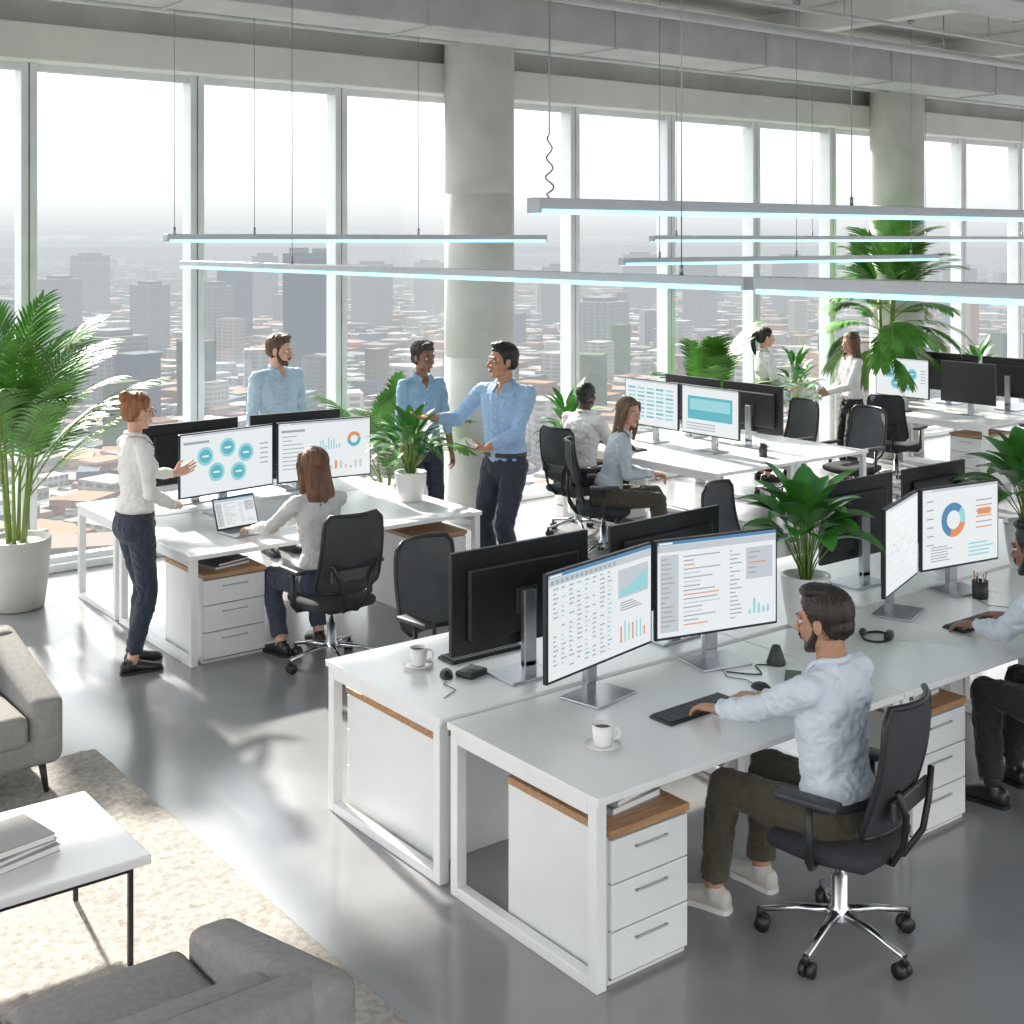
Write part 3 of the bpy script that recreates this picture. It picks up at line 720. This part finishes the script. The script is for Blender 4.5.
    if belt:
        u2=(U-T*U.dot(T)).normalized(); v2=T.cross(u2); a,c=(.150,.108) if fem else (.162,.1185)
        out.loft([(P+T*.028*s,u2,v2,(a+.003)*s,(c+.004)*s),(P+T*.030*s,u2,v2,(a+.009)*s,(c+.009)*s),(P+T*.060*s,u2,v2,(a+.009)*s,(c+.009)*s),(P+T*.062*s,u2,v2,(a-.005)*s,(c-.005)*s)],M_blk2 if not fem else pants,32,caps=False)
        out.box((-.02,-.004,-.018),(.02,.006,.018),M_alu,Matrix.Translation(P+T*.046*s+v2*(c+.01)*s)@Matrix(((u2.x,v2.x,T.x,0),(u2.y,v2.y,T.y,0),(u2.z,v2.z,T.z,0),(0,0,0,1))))
    # ---- shoes
    for Kn,A,sg in feet:
        a=math.radians(8)*sg; fd=V*math.cos(a)+U*math.sin(a); fu=V3((fd.y,-fd.x,0)); z0=A.z-.095*s
        G=V3((A.x,A.y,z0)); sb=MB()
        def Q(yy,zz): return G+fd*(yy*s)+Z*(zz*s)
        k=.9 if fem else 1.
        sb.loft([(Q(-.075,.04),fu,Z,.018*s,.03*s),(Q(-.06,.045),fu,Z,.034*s*k,.043*s),(Q(-.01,.048),fu,Z,.036*s*k,.046*s),(Q(.05,.042),fu,Z,.038*s*k,.040*s),(Q(.11,.032),fu,Z,.044*s*k,.030*s),(Q(.16,.026),fu,Z,.040*s*k,.024*s),(Q(.19,.022),fu,Z,.022*s*k,.015*s)],M_paper,18)
        sb.limb(Q(-.01,.04),A,[(0,.042*s*k),(1,.040*s*k)],M_paper)
        vs,fs=remesh(sb,.008*s,2); vs=[V3((p.x,p.y,max(p.z,z0))) for p in vs]; out.add(vs,fs,shoe,None,True)
        sol=[]
        for yy,ww in ((-.078,.018),(-.065,.034),(-.02,.037),(.05,.036),(.11,.046),(.16,.043),(.185,.03),(.197,.010)): sol.append((yy,ww*k))
        vv=[];n=len(sol)
        for zz in (0,.018):
            for yy,ww in sol: vv.append(G+fd*(yy*s)+fu*(ww*s)+Z*zz*s)
            for yy,ww in reversed(sol): vv.append(G+fd*(yy*s)-fu*(ww*s)+Z*zz*s)
        m2=2*n; ff=[tuple(range(m2-1,-1,-1)),tuple(range(m2,2*m2))]+[(i,(i+1)%m2,m2+(i+1)%m2,m2+i) for i in range(m2)]
        out.add(vv,ff,M_mug if shoe is SH_W else M_blk)
        out.limb(A-Z*.03*s,A.lerp(Kn,.12),[(0,.036*s),(1,.038*s)],sock or skin)
        if shoe is SH_W:
            for q in range(4): out.tube([Q(.035+.022*q,.079-.010*q)+fu*.022*s,Q(.04+.022*q,.086-.011*q),Q(.035+.022*q,.079-.010*q)-fu*.022*s],.0028,M_paper,n=5)
    # ---- forearms + hands
    for S,E,Wr,sg,hd in armdata:
        fd=(Wr-E).normalized(); hd=hd or {}
        d=D(hd['d']) if 'd' in hd else fd; n=D(hd['n']) if 'n' in hd else (U*sg)
        st=max(.05,sleeve-.15)
        u_,v_=frame_from(fd,n)
        out.loft([(E.lerp(Wr,t),v_,u_,r*s,r*s*.82) for t,r in ((st,.038*ar if st<.6 else .031*ar),(min(.98,(st+1)/2),.032*ar),(.93,.0275*ar),(1.03,.026*ar))],skin,16)
        make_hand(out,Wr+fd*.008*s,d,n,sg,s*(.92 if fem else 1.),skin,curl=hd.get('c',.4),spread=hd.get('s',0),thumb=hd.get('t',.5))
    # ---- head
    hd_=V*math.cos(hyaw)-U*math.sin(hyaw)
    hf=(hd_*math.cos(hpitch)+Z*math.sin(hpitch)).normalized(); hu=V3((hd_.y,-hd_.x,0)); ht=hu.cross(hf).normalized()
    k=s*(1.0 if fem else 1.05)
    C=nb+T*.158*s+hf*.022*s
    def H(p): return C+hu*(p[0]*k)+hf*(p[1]*k)+ht*(p[2]*k)
    AX=(hu,hf,ht); hb=MB()
    def E_(c,r): hb.ell(H(c),(r[0]*k,r[1]*k,r[2]*k),M_paper,AX,n=18,k=14)
    E_((0,-.012,.032),(.075,.094,.088)); E_((0,.022,-.03),(.058,.062,.074)); E_((0,.045,-.085),(.030 if fem else .036,.030,.026)); E_((0,.066,-.098),(.018,.015,.014))
    for sg in (-1,1):
        E_((sg*.040,.012,-.066),(.020,.035,.028)); E_((sg*.037,.054,-.022),(.022,.022,.02)); E_((sg*.028,.077,.024),(.026,.012,.008)); E_((sg*.077,-.010,-.004),(.008,.019,.031)); E_((sg*.011,.095,-.036),(.009,.011,.008))
    hb.limb(H((0,.080,.012)),H((0,.110,-.030)),[(0,.008*k),(.6,.009*k),(1,.0115*k)],M_paper); E_((0,.108,-.033),(.0115,.011,.009))
    E_((0,.080,-.060),(.026,.013,.016))
    hb.limb(nb-T*.05*s,H((0,-.018,-.055)),[(0,(.058 if not fem else .048)*s),(.5,(.056 if not fem else .045)*s),(1,(.057 if not fem else .046)*s)],M_paper,18)
    vs,fs=remesh(hb,.0044*k,1); out.add(vs,fs,skin,None,True)
    lip=LIP_F if fem else LIP_M
    out.ell(H((0,.0925,-.0575)),(.021*k,.0055*k,.0035*k),lip,AX); out.ell(H((0,.0915,-.0655)),(.019*k,.006*k,.0045*k),lip,AX)
    for sg in (-1,1):
        out.ell(H((sg*.030,.0720,.003)),(.0135*k,.0115*k,.0080*k),M_eye,AX); out.ell(H((sg*.030,.0805,.003)),(.0055*k,.0035*k,.0055*k),M_iris,AX)
        out.ell(H((sg*.030,.0745,.0105)),(.0165*k,.011*k,.0045*k),skin,AX)
        out.ell(H((sg*.030,.0735,-.0065)),(.0150*k,.010*k,.0035*k),skin,AX)
        out.ell(H((sg*.031,.0835,.0275)),(.018*k,.0055*k,.0036*k),hair,AX)
    if glasses:
        for sg in (-1,1):
            out.tube([H((sg*.031+.022*math.cos(a*.4),.098,.0+.018*math.sin(a*.4))) for a in range(16)],.0015,M_blk,n=5,closed=True)
            out.tube([H((sg*.053,.098,.005)),H((sg*.078,.05,.008)),H((sg*.080,-.01,.008))],.0014,M_blk,n=5)
    # hair
    rb=MB()
    def RE(c,r): rb.ell(H(c),(r[0]*k,r[1]*k,r[2]*k),M_paper,AX,n=18,k=14)
    th=.009 if style!='crop' else .004
    RE((0,-.018,.040),(.076+th,.092+th,.084+th)); RE((0,-.045,-.01),(.064+th*.6,.060+th,.055))
    if style in('short','volume'): RE((0,.035,.108),(.058,.045,.024)); RE((-.02,.01,.115),(.055,.06,.024))
    if style=='volume': RE((0,-.02,.06),(.090,.103,.088)); RE((.02,.05,.10),(.05,.033,.030))
    if style=='long':
        RE((0,-.02,.035),(.092,.103,.095))
        rb.loft([(H((0,-.03,.06)),hu,hf,.080*k,.075*k),(H((0,-.04,.0)),hu,hf,.092*k,.068*k),(H((0,-.05,-.08)),hu,hf,.100*k,.060*k),(H((0,-.065,-.17)),hu,hf,.108*k,.052*k),(H((0,-.075,-.26)),hu,hf,.100*k,.040*k),(H((0,-.08,-.34)),hu,hf,.065*k,.022*k)],M_paper,22)
        for sg in (-1,1): rb.tube([H((sg*.05,.05,.085)),H((sg*.084,.03,.02)),H((sg*.090,.005,-.06)),H((sg*.094,.0,-.15)),H((sg*.088,-.005,-.24))],[.02*k,.022*k,.024*k,.024*k,.010*k],M_paper,n=12)
    if style=='bun': RE((0,-.095,.095),(.044,.044,.042)); RE((0,-.08,.08),(.04,.04,.03))
    if style=='pony':
        RE((0,-.10,.06),(.03,.03,.03)); rb.tube([H((0,-.10,.07)),H((0,-.145,.04)),H((0,-.155,-.05)),H((0,-.14,-.14)),H((0,-.12,-.2))],[.02*k,.028*k,.03*k,.024*k,.008*k],M_paper,n=12)
    vs,fs=remesh(rb,.0048*k,1)
    nv=[];loc=[]
    for p in vs:
        r=p-C; lx,ly,lz=r.dot(hu)/k,r.dot(hf)/k,r.dot(ht)/k
        loc.append((lx,ly,lz)); a=math.atan2(ly,lx)
        g=noise.noise(V3((a*9,lz*6,lx*20)))*.004+noise.noise(V3((a*26,lz*8,ly*18)))*.0042
        nv.append(p+r.normalized()*g*k*(.4 if style=='crop' else 1))
    def cut(f):
        for i in f:
            lx,ly,lz=loc[i]
            if style=='long':
                if abs(lx)<.066 and ly>.02 and lz<.072-.25*abs(lx)-(0 if ly>.04 else (.04-ly)*2): return True
            else:
                if style=='pony' and ly<-.085: continue
                if lz<lerp_tab(HLINE,ly)+(0 if style!='bun' else .004): return True
        return False
    fs2=[f for f in fs if not cut(f)]
    out.add(nv,fs2,hair,None,True)
    if beard:
        bb=MB()
        for c,r in (((0,.050,-.088),(.039,.032,.028)),((0,.068,-.098),(.023,.017,.018))): bb.ell(H(c),(r[0]*k,r[1]*k,r[2]*k),M_paper,AX)
        for sg in (-1,1): bb.tube([H((sg*.070,.0,.0)),H((sg*.063,.012,-.04)),H((sg*.050,.032,-.078)),H((sg*.02,.062,-.098))],[.007*k,.012*k,.019*k,.018*k],M_paper,n=10)
        bb.tube([H((-.026,.080,-.062)),H((-.014,.095,-.049)),H((0,.098,-.047)),H((.014,.095,-.049)),H((.026,.080,-.062))],.0052*k,M_paper,n=8)
        vs,fs=remesh(bb,.005*k,1,amp=.002,ns=(90,90,90)); out.add(vs,fs,hair,None,True)
    out.obj(name,fix=False)
def skn(n,c,v=.10): return mat(n,c,rough=.48,var=v,scale=28,bump=.15,bscale=240,bdist=.003,sss=.15)
SK_L=skn('skin_fair',(.66,.39,.28)); SK_M=skn('skin_tan',(.50,.27,.17)); SK_B=skn('skin_brown',(.27,.135,.08)); SK_D=skn('skin_dark',(.075,.037,.023))
LIP_F=mat('lips_rose',(.42,.12,.11),rough=.4); LIP_M=mat('lips_natural',(.36,.15,.12),rough=.5)
M_eye=mat('eye_white',(.75,.74,.72),rough=.2); M_iris=mat('iris_dark',(.04,.025,.015),rough=.15)
def cloth(n,c,v=.05): return mat(n,c,rough=.85,var=v,scale=9,bump=.7,bscale=13,bdist=.025,sheen=.15)
C_W=cloth('white_shirt_cotton',(.74,.73,.71)); C_LB=cloth('light_blue_shirt',(.44,.56,.67)); C_B=cloth('blue_shirt',(.34,.50,.73)); C_B2=cloth('denim_blue_shirt',(.26,.41,.58))
C_P=cloth('pale_blue_shirt',(.68,.74,.82)); C_G=cloth('grey_blouse',(.56,.56,.55)); C_GB=cloth('grey_blue_shirt',(.50,.55,.60))
T_N=cloth('navy_trousers',(.026,.034,.052)); T_K=cloth('black_trousers',(.018,.019,.022)); T_O=cloth('olive_trousers',(.070,.060,.040)); T_J=cloth('dark_jeans',(.035,.045,.07))
SH_B=mat('black_leather_shoe',(.02,.018,.017),rough=.3); SH_W=mat('white_sneaker',(.60,.57,.53),rough=.6)
HR=lambda n,c:mat(n,c,rough=.42,var=.55,scale=45,stretch=(1,1,.12),bump=.9,bscale=80)
H_R=HR('auburn_hair',(.30,.12,.045)); H_BR=HR('brown_hair',(.10,.045,.022)); H_DB=HR('dark_brown_hair',(.026,.016,.011)); H_K=HR('black_hair',(.010,.009,.008)); H_LB=HR('light_brown_hair',(.15,.08,.04)); H_CH=HR('chestnut_hair',(.15,.065,.028))
person('standing_woman',3.17,8.08,(1,.02),s=1.0,fem=True,skin=SK_L,shirt=C_W,pants=T_N,shoe=SH_B,hair=H_R,style='bun',glasses=True,
  L=('w',3.55,8.36,1.17),LH=dict(d=(.35,1,.35),n=(-.7,0,-.6),c=.25,s=.3),R=(.12,.22,1.04),RH=dict(d=(-.7,.6,0),n=(.3,.6,.5),c=.5),
  LF=(-.09,.04,0),RF=(.08,-.05,0),hyaw=.1,hpitch=-.05)
person('standing_man',5.36,10.36,(.10,-1),s=1.08,skin=SK_L,shirt=C_LB,pants=T_N,shoe=SH_B,hair=H_BR,style='short',beard=True,hyaw=.65,hpitch=-.12)
person('standing_woman',6.17,9.28,(-.15,-1),s=1.06,fem=True,skin=SK_B,shirt=C_B2,pants=T_N,shoe=SH_B,hair=H_DB,style='volume',hyaw=.35,hpitch=-.08,sleeve=.5,
  L=(-.24,.10,.92),R=(.22,.12,.95))
person('standing_man',6.17,8.10,(-1,-.22),s=1.11,hz=.93,skin=SK_M,shirt=C_B,pants=T_N,shoe=SH_B,hair=H_K,style='short',beard=False,hyaw=-.45,hpitch=.02,sleeve=.85,
  R=('w',5.70,8.42,1.36),RH=dict(d=(.25,1,.1),n=(.2,.1,-1),c=.3,s=.3,t=.1),rp=(.6,-.2,-.8),
  L=('w',5.86,7.93,1.17),LH=dict(d=(.9,.4,0),n=(-.2,.5,-.8),c=.55),twist=.15)
b=MB(); b.box((-.07,-.10,-.004),(.07,.10,.004),M_blk,bevel=.003); b.box((-.063,-.093,.004),(.063,.093,.0046),emi('tablet_screen',(.30,.5,.38),.5))
t=b.obj('tablet',(5.79,8.04,1.20),.4); t.rotation_euler=(.15,-.2,.3)
person('seated_woman',4.22,7.46,(-.02,1),s=1.03,fem=True,hz=.53,py=.04,seated=True,lean=(0,.16),skin=SK_L,shirt=C_G,pants=T_J,shoe=SH_B,hair=H_CH,style='long',hpitch=-.1,hyaw=.15,
  L=('w',3.98,8.05,.79),R=('w',4.16,8.06,.79),LH=dict(d=(0,1,-.1),n=(0,0,1),c=.5),RH=dict(d=(0,1,-.1),n=(0,0,1),c=.5),LF=(-.17,.30,0),RF=(.14,.34,0))
person('seated_man',4.13,3.26,(-.14,1),s=1.04,hz=.505,py=.0,seated=True,lean=(.0,.06),skin=SK_M,shirt=C_P,pants=T_O,shoe=SH_W,hair=H_DB,style='short',beard=True,hpitch=-.1,hyaw=.12,
  L=('w',4.00,3.79,.782),R=('w',4.26,3.78,.782),LH=dict(d=(.1,1,-.12),n=(.1,0,1),c=.45),RH=dict(d=(-.1,1,-.12),n=(-.1,0,1),c=.45),LF=(-.14,.50,0),RF=(.15,.46,0),sock=SK_M,vox=.008)
person('seated_man',5.88,3.17,(0,1),s=1.06,hz=.52,py=.02,seated=True,lean=(0,.36),skin=SK_B,shirt=C_P,pants=T_K,shoe=SH_B,hair=H_K,style='short',beard=True,hpitch=-.1,
  L=('w',5.92,3.80,.785),R=('w',6.20,3.80,.785),LH=dict(d=(0,1,-.12),n=(0,0,1),c=.45),RH=dict(d=(0,1,-.12),n=(0,0,1),c=.45),LF=(-.16,.42,0),RF=(.15,.50,0),sock=T_K)
person('seated_man',7.92,9.28,(1,.1),s=1.05,hz=.53,py=.02,seated=True,lean=(0,.12),skin=SK_D,shirt=C_W,pants=T_K,shoe=SH_B,hair=H_K,style='crop',hyaw=.2,
  L=(-.18,.48,.79),R=(.12,.50,.79),LH=dict(n=(0,0,1),d=(0,1,-.1)),RH=dict(n=(0,0,1),d=(0,1,-.1)),vox=.011)
person('seated_woman',7.50,8.44,(.75,-.6),s=1.05,fem=True,hz=.53,py=.02,seated=True,lean=(0,.26),skin=SK_L,shirt=C_GB,pants=T_O,shoe=SH_B,hair=H_LB,style='long',hyaw=-.75,hpitch=-.08,
  L=(-.04,.42,.72),R=(.06,.42,.74),LH=dict(n=(0,.2,1),d=(.5,1,-.2),c=.6),RH=dict(n=(0,.2,1),d=(-.5,1,-.1),c=.6),vox=.011)
person('standing_woman',11.35,10.02,(.9,-.45),s=.99,fem=True,skin=SK_L,shirt=C_W,pants=T_K,shoe=SH_B,hair=H_K,style='pony',L=(-.12,.28,1.05),R=(.14,.26,1.05),LH=dict(d=(.5,.8,.1),n=(0,.5,.8)),RH=dict(d=(-.5,.8,.1),n=(0,.5,.8)),vox=.012)
person('standing_woman',11.88,9.2,(-.85,.40),s=.97,fem=True,skin=SK_M,shirt=C_W,pants=T_K,shoe=SH_B,hair=H_BR,style='long',L=(-.06,.32,1.06),R=(.12,.26,1.02),LH=dict(d=(.4,.8,.1),n=(-.8,.2,0),c=.9),RH=dict(d=(-.5,.8,.1),n=(.3,.7,.3),c=.7),vox=.012,hyaw=.2)
fv=V3((-.85,.40,0)).normalized(); fu=V3((fv.y,-fv.x,0)); mp_=V3((11.88,9.2,0))+fv*.38+fu*(.01)
mug(mp_.x,mp_.y,1.045,saucer=False)
# ------------------------------------------------------------------ CITY
GZ=-150.
def hazed_city_mat(name,ground=False):
    m=bpy.data.materials.new(name); m.use_nodes=True; nt=m.node_tree; N=nt.nodes; L=nt.links; b=N['Principled BSDF']
    geo=N.new('ShaderNodeNewGeometry'); out=N['Material Output']
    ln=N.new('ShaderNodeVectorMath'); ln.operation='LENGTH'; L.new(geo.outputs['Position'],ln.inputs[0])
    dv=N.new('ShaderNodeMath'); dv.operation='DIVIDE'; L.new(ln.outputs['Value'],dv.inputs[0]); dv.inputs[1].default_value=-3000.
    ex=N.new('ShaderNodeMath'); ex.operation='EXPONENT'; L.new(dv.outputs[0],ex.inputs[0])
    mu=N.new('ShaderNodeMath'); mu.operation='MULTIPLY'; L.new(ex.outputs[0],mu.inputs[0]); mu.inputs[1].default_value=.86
    em=N.new('ShaderNodeEmission'); em.inputs[0].default_value=(.66,.69,.715,1); em.inputs[1].default_value=1.0  # painted aerial haze: pale emission mixed in by distance from the origin
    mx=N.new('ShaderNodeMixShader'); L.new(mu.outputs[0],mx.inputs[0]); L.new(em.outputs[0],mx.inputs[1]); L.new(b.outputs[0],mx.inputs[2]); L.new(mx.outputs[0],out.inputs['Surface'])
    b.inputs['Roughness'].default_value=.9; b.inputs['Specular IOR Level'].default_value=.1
    if ground:
        vo=N.new('ShaderNodeTexVoronoi'); vo.inputs['Scale'].default_value=.02; L.new(geo.outputs['Position'],vo.inputs['Vector'])
        cr=N.new('ShaderNodeValToRGB'); L.new(vo.outputs['Color'],cr.inputs[0]); e=cr.color_ramp; e.elements[0].color=(.03,.045,.02,1); e.elements[1].color=(.11,.10,.09,1); q=e.elements.new(.5); q.color=(.05,.055,.045,1)
        L.new(cr.outputs[0],b.inputs['Base Color'])
    else:
        at=N.new('ShaderNodeAttribute'); at.attribute_name='Col'
        sp=N.new('ShaderNodeSeparateXYZ'); L.new(geo.outputs['Position'],sp.inputs[0])
        def fr(src,per,th):
            a=N.new('ShaderNodeMath');a.operation='DIVIDE';L.new(src,a.inputs[0]);a.inputs[1].default_value=per
            c=N.new('ShaderNodeMath');c.operation='FRACT';L.new(a.outputs[0],c.inputs[0])
            d=N.new('ShaderNodeMath');d.operation='GREATER_THAN';L.new(c.outputs[0],d.inputs[0]);d.inputs[1].default_value=th
            return d.outputs[0]
        su=N.new('ShaderNodeMath');su.operation='ADD';L.new(sp.outputs[0],su.inputs[0]);L.new(sp.outputs[1],su.inputs[1])
        f1=fr(sp.outputs[2],4.,.45);f2=fr(su.outputs[0],5.,.35)
        pm=N.new('ShaderNodeMath');pm.operation='MULTIPLY';L.new(f1,pm.inputs[0]);L.new(f2,pm.inputs[1])
        sn=N.new('ShaderNodeSeparateXYZ');L.new(geo.outputs['Normal'],sn.inputs[0])
        up=N.new('ShaderNodeMath');up.operation='LESS_THAN';L.new(sn.outputs[2],up.inputs[0]);up.inputs[1].default_value=.5
        p2=N.new('ShaderNodeMath');p2.operation='MULTIPLY';L.new(pm.outputs[0],p2.inputs[0]);L.new(up.outputs[0],p2.inputs[1])
        p3=N.new('ShaderNodeMath');p3.operation='MULTIPLY';L.new(p2.outputs[0],p3.inputs[0]);p3.inputs[1].default_value=.7
        mc=N.new('ShaderNodeMix');mc.data_type='RGBA';L.new(p3.outputs[0],mc.inputs[0]);L.new(at.outputs['Color'],mc.inputs[6]);mc.inputs[7].default_value=(.05,.06,.075,1)
        L.new(mc.outputs[2],b.inputs['Base Color'])
    return m
random.seed(21)
b=MB(); b.add([(-12000,140,GZ),(24000,140,GZ),(24000,26000,GZ),(-12000,26000,GZ)],[(0,1,2,3)],hazed_city_mat('city_ground',True)); b.obj('city_ground')
vs=[];fs=[];cols=[]
pal=[(.24,.225,.20),(.19,.18,.17),(.28,.265,.24),(.20,.11,.07),(.24,.145,.10),(.13,.14,.15),(.30,.30,.29),(.08,.095,.11),(.04,.065,.025),(.05,.08,.03),(.16,.13,.11)]
def bld(cx,cy,w,d,h,a,c):
    o=len(vs);ca,sa=math.cos(a),math.sin(a)
    for z in (GZ,GZ+h):
        for dx,dy in ((-w,-d),(w,-d),(w,d),(-w,d)): vs.append((cx+(dx*ca-dy*sa)/2,cy+(dx*sa+dy*ca)/2,z))
    for f in ((4,5,6,7),(0,1,5,4),(1,2,6,5),(2,3,7,6),(3,0,4,7)): fs.append([i+o for i in f]); cols.append(c)
for i in range(22000):
    dist=330*math.exp(random.random()*3.4); th=math.radians(37.6)+math.radians(random.uniform(-32,32))
    cx,cy=dist*math.sin(th),dist*math.cos(th); c=random.choice(pal); f=random.uniform(.7,1.15); c=tuple(k*f for k in c)
    if c[1]>c[0]*1.2: w=random.uniform(8,24);h=random.uniform(5,10)
    else: w=random.uniform(8,26)*(1+dist/4500); h=random.choice([6,7,8,9,11,14,18])*random.uniform(.8,1.2)
    if random.random()<.012 and dist>700: h=random.uniform(35,80); w=random.uniform(18,28)
    if cy<200: continue
    bld(cx,cy,w,w*random.uniform(.4,1.6),h,.35+random.choice([0,0,0,.3,.8]),c)
def at_px(px,dist):
    u=(px-512)/1300.; return dist*(.6101+u*.7923),dist*(.7923-u*.6101)
for px,dist,h,w in ((299,1150,141,20),(320,1200,140,17),(215,1500,100,30),(235,1900,112,36),(150,1700,94,36),(60,1900,96,44),(372,2200,112,50),(560,2200,108,44),(600,1500,82,50),(700,2200,115,44),(960,2100,108,44),(110,1100,72,44),(430,2500,110,44),(640,2800,122,54),(790,2600,120,54),(90,2600,122,54),(18,1400,84,44),(265,2400,124,34)):
    x_,y_=at_px(px,dist); c=(.055,.07,.09) if px in(299,320,235) else (.15,.155,.16); bld(x_,y_,w,w,h,.35,c); bld(x_,y_,w*.6,w*.6,h+5,.35,(.12,.13,.14))
me=bpy.data.meshes.new('city_buildings'); me.from_pydata(vs,[],fs)
ca=me.color_attributes.new('Col','FLOAT_COLOR','CORNER')
buf=[]
for c in cols: buf+= [c[0],c[1],c[2],1]*4
ca.data.foreach_set('color',buf); me.materials.append(hazed_city_mat('hazed_city_facades')); inst('city_buildings',me,(0,0,0))
# ------------------------------------------------------------------ LIGHT
w=bpy.data.worlds.new('World'); scene.world=w; w.use_nodes=True; nt=w.node_tree; bg=nt.nodes['Background']
tc=nt.nodes.new('ShaderNodeTexCoord'); sp=nt.nodes.new('ShaderNodeSeparateXYZ'); nt.links.new(tc.outputs['Generated'],sp.inputs[0])
m1=nt.nodes.new('ShaderNodeMapRange'); m1.inputs[1].default_value=0; m1.inputs[2].default_value=.40; m1.inputs[3].default_value=.84; m1.inputs[4].default_value=4.8; m1.interpolation_type='LINEAR'
nt.links.new(sp.outputs[2],m1.inputs[0])
m2=nt.nodes.new('ShaderNodeMapRange'); m2.inputs[1].default_value=-.4; m2.inputs[2].default_value=.55; m2.inputs[3].default_value=.80; m2.inputs[4].default_value=1.0
nt.links.new(sp.outputs[1],m2.inputs[0])
mm=nt.nodes.new('ShaderNodeMath'); mm.operation='MULTIPLY'; nt.links.new(m1.outputs[0],mm.inputs[0]); nt.links.new(m2.outputs[0],mm.inputs[1]); nt.links.new(mm.outputs[0],bg.inputs[1])
cr=nt.nodes.new('ShaderNodeValToRGB'); cr.color_ramp.elements[0].color=(.86,.89,.91,1); cr.color_ramp.elements[0].position=0; cr.color_ramp.elements[1].color=(.94,.97,1,1); cr.color_ramp.elements[1].position=.5
q=cr.color_ramp.elements.new(.06); q.color=(1,.99,.985,1)
nt.links.new(sp.outputs[2],cr.inputs[0]); nt.links.new(cr.outputs[0],bg.inputs[0])
sun=bpy.data.lights.new('sun','SUN'); sun.energy=14.0; sun.angle=math.radians(2.0); sun.color=(1,.93,.82)
so=bpy.data.objects.new('sun',sun); COL.objects.link(so); so.location=(0,30,30)
so.rotation_euler=V3((-.10,-.85,-.54)).to_track_quat('-Z','Y').to_euler()
scene.view_settings.view_transform='Standard'
# ------------------------------------------------------------------ CAMERA
cam=bpy.data.cameras.new('camera'); cam.sensor_width=36; cam.lens=1300/1024*36; cam.shift_y=-272/1024; cam.clip_end=40000
co=bpy.data.objects.new('camera',cam); co.location=(0,0,2.75); co.rotation_euler=(math.pi/2,0,math.radians(-37.6)); COL.objects.link(co); scene.camera=co
